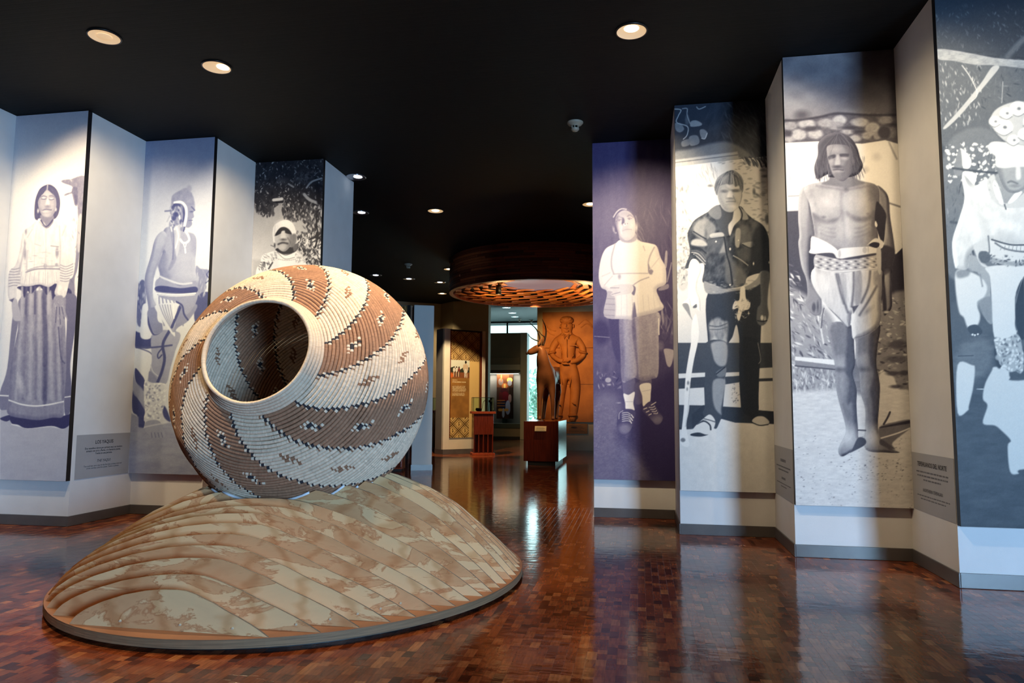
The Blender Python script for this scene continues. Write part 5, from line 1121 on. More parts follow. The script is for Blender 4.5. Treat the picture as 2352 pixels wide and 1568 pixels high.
# second figure crouching behind
p.view(2160, 400, 3.734)
p.poly([(240, 700), (330, 720), (420, 830), (430, 1020), (450, 1260), (400, 1260), (330, 1100), (330, 860), (240, 820)], .62, 2); p.poly([(130, 840), (200, 820), (340, 880), (400, 970), (370, 1060), (320, 1130), (340, 1210), (320, 1290), (240, 1320), (200, 1230), (160, 1180), (130, 1000)], .86, 3); p.poly([(235, 1310), (310, 1290), (360, 1350), (320, 1385), (260, 1370)], .2, 1.6); p.many([(275, 1375, 10, 8), (295, 1380, 8, 8), (320, 1372, 8, 8)], .9, .9); p.poly([(330, 1080), (440, 1060), (445, 1270), (400, 1250), (320, 1140)], .5, 3, .8); p.line([(340, 860), (360, 960)], 3, .5, 2)
p.poly([(140, 830), (250, 810), (240, 870), (150, 890)], .46, 4, .8)
# dancer
p.poly([(415, 790), (900, 780), (1000, 900), (980, 1500), (700, 1380), (640, 1300), (655, 1160), (650, 1080), (700, 900), (640, 1060), (650, 1400), (540, 1420), (460, 1390), (440, 1100), (425, 880)], .86, 1.8); p.poly([(705, 900), (720, 940), (720, 1400), (655, 1330), (645, 1120)], .14, 2)
M = p.poly([(465, 1400), (560, 1410), (650, 1370), (690, 1430), (700, 1560), (620, 1640), (520, 1640), (480, 1520)], .66, 1.6); p.clip = M
for k in range(80): p.ell(rs_.uniform(460, 710), rs_.uniform(1370, 1640), rs_.uniform(10, 22), rs_.uniform(7, 12), .9 if k % 3 else .4, .9, .8, rs_.uniform(0, 180))
p.clip = None
p.view(2180, 800, 3.645)
M = p.poly([(400, 0), (600, 0), (625, 150), (600, 210), (560, 190), (510, 200), (470, 170), (430, 170), (450, 110)], .66, 1.6); p.clip = M
for k in range(70): p.ell(rs_.uniform(400, 630), rs_.uniform(0, 210), rs_.uniform(10, 20), rs_.uniform(7, 12), .88 if k % 3 else .4, .9, .8, rs_.uniform(0, 180))
p.clip = None
p.view(2160, 400, 3.734)
sh = [(190, 0), (300, 95), (400, 40), (600, 120), (1000, 0), (1400, 100), (1400, 700), (720, 610), (590, 600), (430, 560), (400, 660), (300, 640), (250, 690), (230, 810), (150, 810), (120, 780), (100, 580), (160, 380), (205, 210)]
M = p.poly(sh, .86, 1.6); p.clip = M; p.form(sh, 12, .16); p.noise(.06, 16, 26, 51, contrast=1.5); p.poly([(320, 330), (420, 420), (430, 570), (400, 660), (290, 640), (360, 500)], .78, 8, .7); p.poly([(480, 480), (720, 540), (1000, 560), (1000, 640), (560, 610)], .74, 10, .6); p.noise(.03, 20, 20, 4); p.clip = None
p.poly([(420, 560), (590, 590), (900, 600), (1400, 560), (1400, 800), (700, 790), (430, 730)], .84, 1.8); p.line([(440, 560), (590, 602), (720, 606), (1000, 600)], 3.4, .22, 1.2); p.line([(470, 590), (560, 640), (720, 665), (1000, 660)], 3.4, .34, 1.4)
for k in range(16): p.line([(520 + k * 34, 615), (516 + k * 34, 650)], 1.4, .5, .8)
p.line([(410, 720), (500, 745), (640, 770), (760, 760), (1000, 740)], 10, .60, 2); p.leaves([(400, 690), (760, 710), (1000, 700), (1000, 800), (500, 780)], 80, (.1, .8), (1.5, 5), (0, 180), 6, .5, .9, .85)
p.poly([(290, 600), (400, 570), (420, 660), (340, 660), (330, 740), (420, 800), (350, 780), (300, 680)], .8, 2); p.poly([(330, 680), (390, 660), (430, 700), (410, 755), (350, 755)], .34, 1.6); p.line([(410, 530), (420, 660), (400, 680)], 3, .4, 1.4)
# scarf, face, headdress
p.poly([(480, 0), (800, 0), (760, 160), (600, 250), (560, 280), (500, 180)], .58, 2.4)
p.poly([(400, 60), (460, 0), (480, 100), (520, 200), (560, 250), (680, 190), (800, 100), (900, 180), (760, 270), (570, 290), (480, 250), (420, 170)], .78, 1.6); p.poly([(450, 100), (480, 60), (540, 240), (500, 240)], .93, 1.5); p.poly([(580, 240), (660, 140), (700, 160), (620, 240)], .93, 1.5); p.line([(550, 260), (562, 300)], 3, .3, .9); p.leaves([(400, 60), (480, 60), (560, 250), (430, 200)], 30, (.5, .9), (1, 4), (40, 80), 4, .4, .8, .6)
fc = [(490, -60), (560, -120), (760, -120), (780, 40), (700, 140), (600, 160), (530, 90)]
M = p.poly(fc, .62, 2); p.clip = M; p.form(fc, 8, .2, .5, -.5); p.poly([(480, -60), (520, -80), (560, 90), (620, 160), (540, 150)], .5, 5, .8); p.line([(580, 70), (610, 60), (660, 80)], 4, .42, 1.6); p.line([(560, -120), (640, -108)], 3, .3, 1.2); p.ell(605, -92, 34, 10, .28, 1.6); p.ell(720, -88, 30, 10, .28, 1.6); p.poly([(650, -80), (680, -80), (690, 30), (650, 40)], .84, 3); p.ell(640, 100, 40, 14, .52, 2); p.clip = None
p.view(2140, 0, 3.731)
p.poly([(480, 1260), (520, 1215), (640, 1220), (900, 1260), (1200, 1280), (1200, 1480), (800, 1430), (620, 1440), (550, 1420), (545, 1340), (510, 1310)], .85, 1.8); p.poly([(500, 1030), (560, 930), (720, 870), (900, 880), (1200, 900), (1200, 1280), (760, 1240), (640, 1215), (540, 1120)], .74, 2)
for x, y, r in ((620, 1090, 75), (740, 930, 70), (700, 1200, 50), (540, 1040, 50), (860, 1040, 75), (800, 1150, 60), (640, 970, 55), (960, 940, 70), (920, 1180, 60)):
    p.ell(x, y, r, r * .9, .93, 2, .95); p.ell(x + 5, y, r * .55, r * .45, .84, 2, .8); p.ell(x + 8, y, r * .22, r * .18, .4, 1.4, .9)
    p.line([(x - r, y + r * .5), (x, y + r * .95), (x + r * .9, y + r * .5)], 2, .4, 1.2, .8)
P7 = p

ZT = H - .005
photo_panel('portrait panel of a woman in striped blouse and long skirt', LX[0], LX[1], LY[1], .55, ZT, P1, (40, 40, 88), (250, 249, 246))
photo_panel('portrait panel of a shirtless man with feathers beside his face', LX[1], LX[2], LY[2], .55, ZT, P2, (42, 50, 106), (228, 238, 244))
photo_panel('portrait panel of a woman in white headscarf under dark leaves', LX[2], LX[3], LY[3], .55, ZT, P3, (14, 14, 22), (250, 248, 244))
photo_panel('dark purple portrait panel of a woman with folded arms', RX[0], RX[1], RY[0], .51, ZT, P4, (24, 17, 70), (250, 247, 244))
photo_panel('portrait panel of a man in a dark jacket holding a staff', RX[1], RX[2], RY[1], .515, ZT, P5, (14, 22, 38), (250, 248, 244))
photo_panel('portrait panel of a bare-chested man in a wrapped loincloth', RX[2], RX[3], RY[2], .52, ZT, P6, (20, 18, 34), (250, 247, 243))
photo_panel('portrait panel of a stooping dancer with flowered headdress at the right edge', RX[3], RX[4], RY[3], .515, ZT, P7, (14, 24, 38), (250, 248, 240))
# ---------------------------------------------------------------- captions on the returns
FILM = noisy('grey_caption_film', rgb(168, 168, 172), rgb(162, 162, 166), 4, 0.55)


def caption(label, x, y0, y1, side, zb, lines):
    """sheet on a return wall facing +x (side=1) or -x (side=-1)"""
    t = thing('caption_sheet', label, 'caption', (x, (y0 + y1) / 2, zb), R(90) if side > 0 else R(-90), 'grey caption sheets on the return walls')
    w = (y1 - y0) / 2
    box('sheet', -w, w, -.003, -.0005, 0, .545, FILM, t)
    for name, body, size, z, shear, bold in lines:
        text(name, body, size, INK, t, (0, -.0045, z), (R(90), 0, 0), shear=shear, sx=.92, spacing=1.0, bold=bold)
    return t


caption('grey caption sheet headed LOS YAQUIS beside the long-skirted woman', LX[1] + .001, LY[1] + .06, LY[2] - .075, 1, .555, [
    ('title_text', 'LOS YAQUIS', .062, .425, 0, .0012),
    ('body_text', 'Dos venaditos vieron por primera vez a un hombre\narmado con arco y flecha, y lo llamaron yoeme.\nYoeme es una persona.', .034, .36, 0, .0005),
    ('title_text', 'THE YAQUI', .05, .19, .3, 0),
    ('body_text', 'Two small deer saw a man for the first time carrying a bow and\narrow, and they called him yoeme. Yoeme is a person.', .028, .14, .3, 0)])
PALEINK = mat('pale_printed_ink', rgb(104, 104, 110), 0.8)


def dashes(t, z, widths, lh=.034, th=.013, seed=1):
    """lines of print too small to read: one part for each line, made of word-long dashes"""
    rs = random.Random(seed)
    for k, w in enumerate(widths):
        bm = bmesh.new(); x = -w / 2
        while x < w / 2:
            l = rs.uniform(.02, .075); add_box(bm, x, min(x + l, w / 2), -.0042, -.0032, z - k * lh, z - k * lh + th); x += l + .014
        bm_obj('text_line', bm, PALEINK, t)


t = caption('grey caption sheet headed TEPEHUANOS DEL NORTE at the right', RX[3] - .001, RY[3] + .005, RY[2] - .075, -1, .525, [
    ('title_text', 'TEPEHUANOS DEL NORTE', .06, .425, 0, .0012), ('title_text', 'NORTHERN TEPEHUAN', .045, .19, .3, 0)])
dashes(t, .365, (.72, .68, .4), .036, .014, 2); dashes(t, .145, (.72, .56), .03, .010, 3)
t = caption('grey caption sheet between the jacketed man and the bare-chested man', RX[2] - .001, RY[2] + .005, RY[1] - .075, -1, .52, [])
dashes(t, .385, (.26,), .04, .03, 4); dashes(t, .325, (.74, .52), .038, .014, 5); dashes(t, .195, (.2,), .04, .024, 6); dashes(t, .145, (.74, .3), .032, .010, 7)

# ---------------------------------------------------------------- far hall: walls
struct(box('wall_relief', -3.42, -1.42, 24.16, 24.45, 0, H, TAN))
struct(mesh_obj('wall_tan', [(-9.6, 23.35, 0), (-7.12, 25.02, 0), (-6.5, 24.42, 0), (-5.2, 24.42, 0), (-5.2, 24.8, 0), (-6.4, 24.8, 0), (-7.1, 25.45, 0), (-9.8, 23.7, 0)] +
                [(-9.6, 23.35, H), (-7.12, 25.02, H), (-6.5, 24.42, H), (-5.2, 24.42, H), (-5.2, 24.8, H), (-6.4, 24.8, H), (-7.1, 25.45, H), (-9.8, 23.7, H)],
                [(i, (i + 1) % 8, (i + 1) % 8 + 8, i + 8) for i in range(8)], TAN))
bm = bmesh.new()
for a, b in ((-14, -9.6), (4.8, 9)): add_box(bm, a, b, 34.5, 34.8, 0, H + .45)
add_box(bm, -9.6, 4.8, 34.5, 34.8, 0, .5); add_box(bm, -9.6, 4.8, 34.5, 34.8, 5.58, H + .45)
struct(bm_obj('wall_north', bm, DARKW))
w1 = struct(bpy.data.objects.new('window_1', None)); C.objects.link(w1); w1.location = (0, 34.6, 0)
for k in range(9):
    x0 = -9.6 + k * 1.6
    box('pane', x0 + .04, x0 + 1.56, -.004, .004,   .52, 5.56, GLASS, w1)
    box('mullion', x0 - .04, x0 + .04, -.05, .05, .5, 5.58, STEEL, w1)
box('mullion', 4.76, 4.8, -.05, .05, .5, 5.58, STEEL, w1)
# glazed entrance front behind the photographer
w2 = struct(bpy.data.objects.new('window_2', None)); C.objects.link(w2); w2.location = (0, -6.1, 0)
for k in range(5):
    box('mullion', 5.2 + k * .9 - .03, 5.2 + k * .9 + .03, -.05, .05, .4, 3.5, STEEL, w2)
    if k < 4: box('pane', 5.2 + k * .9 + .03, 5.2 + (k + 1) * .9 - .03, -.004, .004, .4, 3.5, GLASS, w2)

# trees beyond the far window
LEAF = noisy('garden_leaf', rgb(176, 212, 196), rgb(206, 228, 214), 2, 0.6)
BARK = noisy('garden_bark', rgb(90, 80, 66), rgb(70, 62, 52), 4, 0.9)
for lab, x, y, hgt, sd in (('pale green tree outside the far window left of the deer', -6.4, 40, 3.2, 1), ('leafy shrub outside the far window behind the deer statue', -5.0, 38, 2.2, 2)):
    t = thing('garden_tree', lab, 'tree', (x, y, 0)); rs_ = random.Random(sd)
    tube('trunk', [(0, 0, -.3), (.05, 0, hgt * .4), (0, .05, hgt * .8)], [.09, .07, .03], BARK, t)
    V, Fc = [], []
    for k in range(420):
        a, z, rr = rs_.uniform(0, 6.28), rs_.uniform(hgt * .3, hgt * 1.1), rs_.uniform(0, 1) ** .5 * hgt * .36
        c = Vector((rr * math.cos(a), rr * math.sin(a), z)); d1 = Vector((rs_.gauss(0, 1), rs_.gauss(0, 1), rs_.gauss(0, 1))).normalized() * .16; d2 = d1.orthogonal().normalized() * .07
        n = len(V); V += [c - d1, c + d2, c + d1, c - d2]; Fc.append((n, n + 1, n + 2, n + 3))
    mesh_obj('foliage', V, Fc, LEAF, t)

# ---------------------------------------------------------------- wooden drum under the ceiling
DCX, DCY, DR, DZ = -2.47, 17.93, 2.33, 4.33
drum = thing('ceiling_drum', 'round drum of stacked timber strips hanging from the black ceiling', 'ceiling drum', (DCX, DCY, 0))
WOODS = [noisy('drum_wood', rgb(160, 78, 42), rgb(130, 60, 32), 4, 0.42, 0.05, (3, 3, 30)), noisy('drum_wood_dark', rgb(126, 56, 30), rgb(102, 44, 24), 4, 0.42, 0.05, (3, 3, 30)), noisy('drum_wood_light', rgb(186, 96, 52), rgb(156, 78, 42), 4, 0.42, 0.05, (3, 3, 30))]
rs_ = random.Random(8)


def arc_box(name, a0, a1, r0, r1, z0, z1, m, parent, n=8):
    V, Fc = [], []
    for k in range(n + 1):
        a = a0 + (a1 - a0) * k / n
        for r, z in ((r0, z0), (r1, z0), (r1, z1), (r0, z1)): V.append((r * math.cos(a), r * math.sin(a), z))
    for k in range(n):
        b = 4 * k
        for i in range(4): Fc.append((b + i, b + (i + 1) % 4, b + 4 + (i + 1) % 4, b + 4 + i))
    Fc += [(3, 2, 1, 0), (4 * n, 4 * n + 1, 4 * n + 2, 4 * n + 3)]
    return mesh_obj(name, V, Fc, m, parent)


NROW = 14; rh = (H - .004 - DZ) / NROW
for r_ in range(NROW):
    off = rs_.uniform(0, 6.28)
    for k in range(12):
        dr = rs_.choice((-.012, 0, 0, .012)); flare = .02 * math.sin(r_ * 1.3)
        arc_box('timber_strip', off + k * math.pi / 6 + .002, off + (k + 1) * math.pi / 6 - .002, DR - .1, DR + dr, DZ + r_ * rh + .004, DZ + (r_ + 1) * rh - .003, rs_.choice(WOODS), drum, 6)
lathe('inner_lining', [(DR - .101, DZ + .01), (DR - .101, H - .02)], WOODS[1], drum, 64)
SLAT = [noisy('lattice_wood', rgb(206, 132, 62), rgb(178, 104, 44), 4, 0.4, 0.04, (1, 12, 1)), noisy('lattice_wood_dark', rgb(176, 98, 44), rgb(150, 80, 34), 4, 0.4, 0.04, (1, 12, 1))]
rings = 6; shared = {}
for r_ in range(rings):
    t_ = r_ / (rings - 1); rad = 2.12 - t_ * 1.12; z = DZ + .07 + .22 * t_; n = int(2 * math.pi * rad / .55); half = .37
    for k in range(n):
        key = (r_, k % 2)
        if key not in shared:
            bm = bmesh.new(); add_box(bm, -half, half, -.07, .07, -.009, .009, .003)
            for v in bm.verts: v.co.z += .03 * v.co.x / half; v.co.y -= (v.co.x ** 2) / (2 * rad)
            o = bm_obj('lattice_slat', bm, SLAT[(r_ + k) % 2], drum); shared[key] = o.data
        else:
            o = bpy.data.objects.new('lattice_slat', shared[key]); C.objects.link(o); o.parent = drum
        a = 2 * math.pi * (k + .5 * (r_ % 2)) / n
        o.location = (rad * math.cos(a), rad * math.sin(a), z); o.rotation_euler = (0, 0, a - math.pi / 2)
DISC = mat('lavender_diffuser', rgb(104, 100, 138), 0.5, emit=(0.5, 0.5, 0.85, 1), es=0.06)
lathe('diffuser_disc', [(.98, 4.60), (.98, 4.62), (.001, 4.625)], DISC, drum, 48); lathe('diffuser_disc_rim', [(.98, 4.59), (1.02, 4.59), (1.02, 4.66), (.98, 4.66)], WOODS[1], drum, 48)
lathe('backing', [(2.22, 4.52), (1.0, 4.72)], BLACK, drum, 48)
for ax, ay in ((-1.05, -.2),):
    hd = tube('spot_head', [(ax, ay, DZ + .3), (ax, ay, DZ + .02)], [.07, .075], STEEL, drum, 12)
DRUMHOT = (1.0, 0.55, 0.18)
for nm, loc, tgt, pw, an in (('drum_spot_relief', (-3.0, 19.6, 4.28), (-2.3, 24.1, 3.0), 700, 52), ('drum_spot_statue', (-1.9, 16.6, 4.28), (-2.45, 18.1, 2.2), 320, 50)):
    spot(nm, loc, tgt, pw, DRUMHOT, an, .8, .05)
for a in (0.6, 2.7, 4.7):  # added spots without fixtures, warm fill for the lattice from below
    spot('lattice_fill', (DCX + 1.3 * math.cos(a), DCY + 1.3 * math.sin(a), 3.75), (DCX + .9 * math.cos(a), DCY + .9 * math.sin(a), 4.6), 90, (1.0, .62, .26), 150, .6, .12)

# ---------------------------------------------------------------- plinth, plaque, deer statue
pl = thing('plinth', 'dark mahogany plinth with black recessed foot under the deer', 'plinth', (-2.41, 18.75, 0))
box('body', -.44, .44, -1.0, 1.0, .11, 1.105, MAHO, pl, .006); box('recessed_foot', -.35, .35, -.9, .9, .001, .112, BLACK, pl)
bm = bmesh.new(); add_box(bm, -.145, .145, -.02, -.008, 0, .125, .003)
for v in bm.verts: v.co.y -= .05 * (1 - v.co.z / .125)
pq = bm_obj('plaque', bm, mat('cream_plate', rgb(235, 225, 200), .6), pl); pq.location = (-.005, -1.0, .86); pq['label'] = 'small cream caption plaque'
box('bracket', -.1, .1, -.03, 0, .02, .09, STEEL, pq)
for k in range(4): box('text_line', -.11, .11 - .03 * (k % 2), -.069 + k * .009, -.066 + k * .009, .02 + k * .024, .024 + k * .024, INK, pq)
BRONZE = noisy('bronze_patina', rgb(150, 102, 74), rgb(112, 74, 54), 3, 0.45, 0.15, metal=0.15, bscale=16)
dv = thing('deer_statue', 'life-size bronze deer with branching antlers, head turned left', 'statue', (-2.41, 18.6, 1.105))
def D(x, y, z): return (x + 2.41, y - 18.6, z - 1.105)
vts = [D(-2.33, 18.78, 2.27), D(-2.30, 19.15, 2.32), D(-2.25, 19.4, 2.22), D(-2.36, 18.32, 2.27), D(-2.40, 18.1, 2.52), D(-2.42, 18.0, 2.76), D(-2.44, 17.99, 2.95), D(-2.54, 17.98, 2.96), D(-2.66, 17.96, 2.885), D(-2.80, 17.94, 2.83),
       D(-2.49, 18.24, 2.02), D(-2.50, 18.18, 1.64), D(-2.50, 18.2, 1.2), D(-2.50, 18.15, 1.125), D(-2.20, 18.28, 2.02), D(-2.17, 18.22, 1.64), D(-2.16, 18.24, 1.2), D(-2.16, 18.19, 1.125),
       D(-2.46, 19.15, 2.06), D(-2.52, 19.42, 1.66), D(-2.56, 19.34, 1.2), D(-2.56, 19.3, 1.125), D(-2.17, 19.15, 2.06), D(-2.18, 19.42, 1.66), D(-2.2, 19.34, 1.2), D(-2.2, 19.3, 1.125)]
edg = [(0, 1), (1, 2), (0, 3), (3, 4), (4, 5), (5, 6), (6, 7), (7, 8), (8, 9), (3, 10), (10, 11), (11, 12), (12, 13), (3, 14), (14, 15), (15, 16), (16, 17), (1, 18), (18, 19), (19, 20), (20, 21), (1, 22), (22, 23), (23, 24), (24, 25)]
rad = [.27, .27, .14, .29, .22, .165, .135, .13, .095, .075, .135, .06, .047, .06, .135, .06, .047, .06, .17, .066, .047, .06, .17, .066, .047, .06]
skin('body', vts, edg, rad, BRONZE, dv, 2)
for s, tip in ((0, (-2.40, 18.1, 3.13)), (1, (-2.52, 17.86, 3.13))):
    bm = bmesh.new(); bmesh.ops.create_uvsphere(bm, u_segments=12, v_segments=8, radius=1)
    for v in bm.verts: v.co = Vector((v.co.x * .03, v.co.y * .045, v.co.z * .115)) 
    e = bm_obj('ear', bm, BRONZE, dv, True); e.location = D(-2.41 - .05 * s, 18.07 - .18 * s, 3.12); e.rotation_euler = (R(28 - 60 * s), R(12), 0)
ANT = noisy('dark_antler', rgb(52, 34, 26), rgb(36, 24, 20), 6, .5)
tube('antler', crom([D(-2.46, 17.95, 3.03), D(-2.48, 17.93, 3.25), D(-2.56, 17.9, 3.45), D(-2.72, 17.88, 3.6)], 6), np.linspace(.03, .009, 19), ANT, dv)
tube('antler_tine', crom([D(-2.45, 17.93, 3.14), D(-2.56, 17.9, 3.16), D(-2.68, 17.86, 3.22), D(-2.75, 17.84, 3.3)], 6), np.linspace(.022, .008, 19), ANT, dv)
tube('antler', crom([D(-2.40, 18.03, 3.04), D(-2.34, 18.05, 3.25), D(-2.33, 18.05, 3.48), D(-2.42, 18.03, 3.72)], 6), np.linspace(.03, .009, 19), ANT, dv)
tube('antler_tine', crom([D(-2.37, 18.04, 3.12), D(-2.36, 18.02, 3.25), D(-2.44, 18.0, 3.32), D(-2.52, 18.0, 3.42)], 6), np.linspace(.022, .008, 19), ANT, dv)
bm = bmesh.new(); bmesh.ops.create_uvsphere(bm, u_segments=8, v_segments=6, radius=.035); nz = bm_obj('muzzle_tip', bm, ANT, dv, True); nz.location = D(-2.80, 17.94, 2.83)
for s in (-1, 1):
    bm = bmesh.new(); bmesh.ops.create_uvsphere(bm, u_segments=8, v_segments=6, radius=.018); e = bm_obj('eye', bm, ANT, dv, True); e.location = D(-2.57, 17.98 + s * .088, 2.985)

# ---------------------------------------------------------------- carved relief of a standing man
CLAY = noisy('ochre_relief_clay', rgb(196, 124, 58), rgb(160, 96, 44), 2.5, 0.7, 0.35, bscale=9)
rel = thing('relief_mural', 'ochre carved wall relief of a moustached man with clasped hands', 'relief', (-2.4, 24.15, 0))
def Q(x, z, y=0.0): return (x + 2.4, y - .1, z)
for i, (z0, z1) in enumerate(((.95, 2.215), (2.225, 3.455), (3.465, 4.70))):
    for x0, x1 in ((-.82, .95),):
        box('relief_block', x0, x1, -.1, -.001, z0, z1, CLAY, rel, .008)
body_v = [Q(-2.33, 2.75, -.02), Q(-2.33, 3.05, -.02), Q(-2.34, 3.45, -.04), Q(-2.36, 3.78, -.02), Q(-2.38, 3.98, -.04), Q(-2.38, 4.17, -.07), Q(-2.38, 4.36, -.05),
          Q(-2.70, 3.74, 0), Q(-2.88, 3.45, -.02), Q(-2.90, 3.22, -.04), Q(-2.66, 3.04, -.16), Q(-2.46, 2.99, -.24),
          Q(-2.02, 3.74, 0), Q(-1.84, 3.45, -.02), Q(-1.80, 3.2, -.04), Q(-2.02, 3.02, -.16), Q(-2.26, 2.95, -.26),
          Q(-2.54, 2.45, -.02), Q(-2.60, 1.9, -.03), Q(-2.66, 1.35, 0), Q(-2.68, 1.08, -.02), Q(-2.70, 1.0, -.16),
          Q(-2.10, 2.45, -.02), Q(-2.10, 1.9, -.04), Q(-2.16, 1.35, 0), Q(-2.18, 1.08, -.02), Q(-2.20, 1.0, -.16)]
body_e = [(0, 1), (1, 2), (2, 3), (3, 4), (4, 5), (5, 6), (3, 7), (7, 8), (8, 9), (9, 10), (10, 11), (3, 12), (12, 13), (13, 14), (14, 15), (15, 16), (0, 17), (17, 18), (18, 19), (19, 20), (20, 21), (0, 22), (22, 23), (23, 24), (24, 25), (25, 26)]
body_r = [.30, .27, .30, .24, .13, .25, .20, .16, .13, .105, .085, .085, .16, .13, .105, .085, .085, .22, .18, .17, .13, .10, .22, .18, .17, .13, .10]
bo = skin('figure', body_v, body_e, body_r, CLAY, rel, 2)
for v in bo.data.vertices:                       # relief: flattened against the slab
    v.co.y = min(v.co.y + .02, -.004)
# collar, placket, pocket, cap of hair, moustache, brow, nose, ears, sleeve rolls, trouser hems, toes
def lump(name, x, z, y, sx, sz, sy, rot=0, parent=rel):
    bm = bmesh.new(); bmesh.ops.create_uvsphere(bm, u_segments=14, v_segments=9, radius=1)
    for v in bm.verts: v.co = Vector((v.co.x * sx, min(v.co.y * sy, .095 - y), v.co.z * sz))
    o = bm_obj(name, bm, CLAY, parent, True); o.location = Q(x, z, y); o.rotation_euler = (0, R(rot), 0); return o
lump('hair', -2.38, 4.40, -.055, .235, .15, .19); lump('hair_curl', -2.47, 4.42, -.19, .07, .05, .05, 20); lump('hair_curl', -2.36, 4.44, -.20, .07, .05, .05); lump('hair_curl', -2.26, 4.42, -.19, .07, .05, .05, -20); lump('beard', -2.38, 4.02, -.19, .09, .06, .06)
lump('nose', -2.38, 4.20, -.275, .028, .07, .045); lump('brow', -2.46, 4.275, -.245, .05, .018, .03, 8); lump('brow', -2.30, 4.275, -.245, .05, .018, .03, -8)
lump('moustache', -2.38, 4.115, -.255, .08, .022, .03); lump('lower_lip', -2.38, 4.065, -.245, .035, .014, .02); lump('ear', -2.61, 4.20, -.05, .03, .07, .04); lump('ear', -2.15, 4.20, -.05, .03, .07, .04)
for s in (-1, 1):
    o = prism('collar_point', [(0, 0), (s * .17, .04), (s * .13, .10), (s * .02, .06), (s * .07, -.13)], -.02, .02, CLAY, rel); o.location = Q(-2.37, 3.86, -.22); o.rotation_euler = (R(-18), 0, 0)
    lump('sleeve_roll', -2.36 + s * .53, 3.30, -.06, .15, .06, .12, s * 12)
    lump('trouser_hem', (-2.68 if s < 0 else -2.18), 1.17, -.05, .165, .05, .15)
    for k in range(4): lump('toe', (-2.70 if s < 0 else -2.20) - .07 + k * .045, 1.0, -.27, .022, .03, .03)
    for k in range(4): lump('finger', -2.36 + s * .02 + k * .045 - .09, 2.95 + s * .045, -.33, .028, .07, .04, s * 60)
tube('shirt_placket', [Q(-2.36, 3.74, -.28), Q(-2.35, 3.4, -.29), Q(-2.34, 3.12, -.25)], .018, CLAY, rel, 8)
o = box('shirt_pocket', -.12, .12, -.02, .02, -.015, .015, CLAY, rel, .004); o.location = Q(-2.14, 3.52, -.27)
for pts in ([(-3.2, 4.35), (-2.95, 4.1), (-2.75, 4.05)], [(-3.2, 4.2), (-2.98, 3.98), (-2.8, 3.9)], [(-1.98, 4.25), (-1.75, 4.42), (-1.5, 4.2)], [(-1.9, 4.15), (-1.7, 4.28), (-1.45, 4.1)]):
    tube('carved_ridge', crom([Q(a, b, -.0) for a, b in pts], 6), .02, CLAY, rel, 8)
for k, (a, b, c, d) in enumerate(((-2.6, 2.6, -2.5, 2.2), (-2.2, 2.55, -2.28, 2.1), (-2.66, 1.6, -2.56, 1.5), (-2.2, 1.62, -2.06, 1.52), (-2.6, 3.6, -2.52, 3.2), (-2.1, 3.3, -2.2, 3.05))):
    tube('cloth_fold', [Q(a, b, -.19), Q((a + c) / 2, (b + d) / 2, -.225), Q(c, d, -.19)], [.01, .022, .01], CLAY, rel, 8)
cs = thing('relief_caption', 'tan caption board hung below the ochre relief', 'caption', (-2.05, 24.12, .56))
box('board', -.36, .36, -.04, 0, 0, .34, noisy('tan_board', rgb(150, 104, 60), rgb(134, 92, 52), 3, .7), cs, .004); box('bracket', -.3, .3, 0, .035, .1, .2, STEEL, cs)
for k in range(6): box('text_line', -.28, .26 - .06 * (k % 3), -.043, -.04, .06 + k * .04, .07 + k * .04, INK, cs)

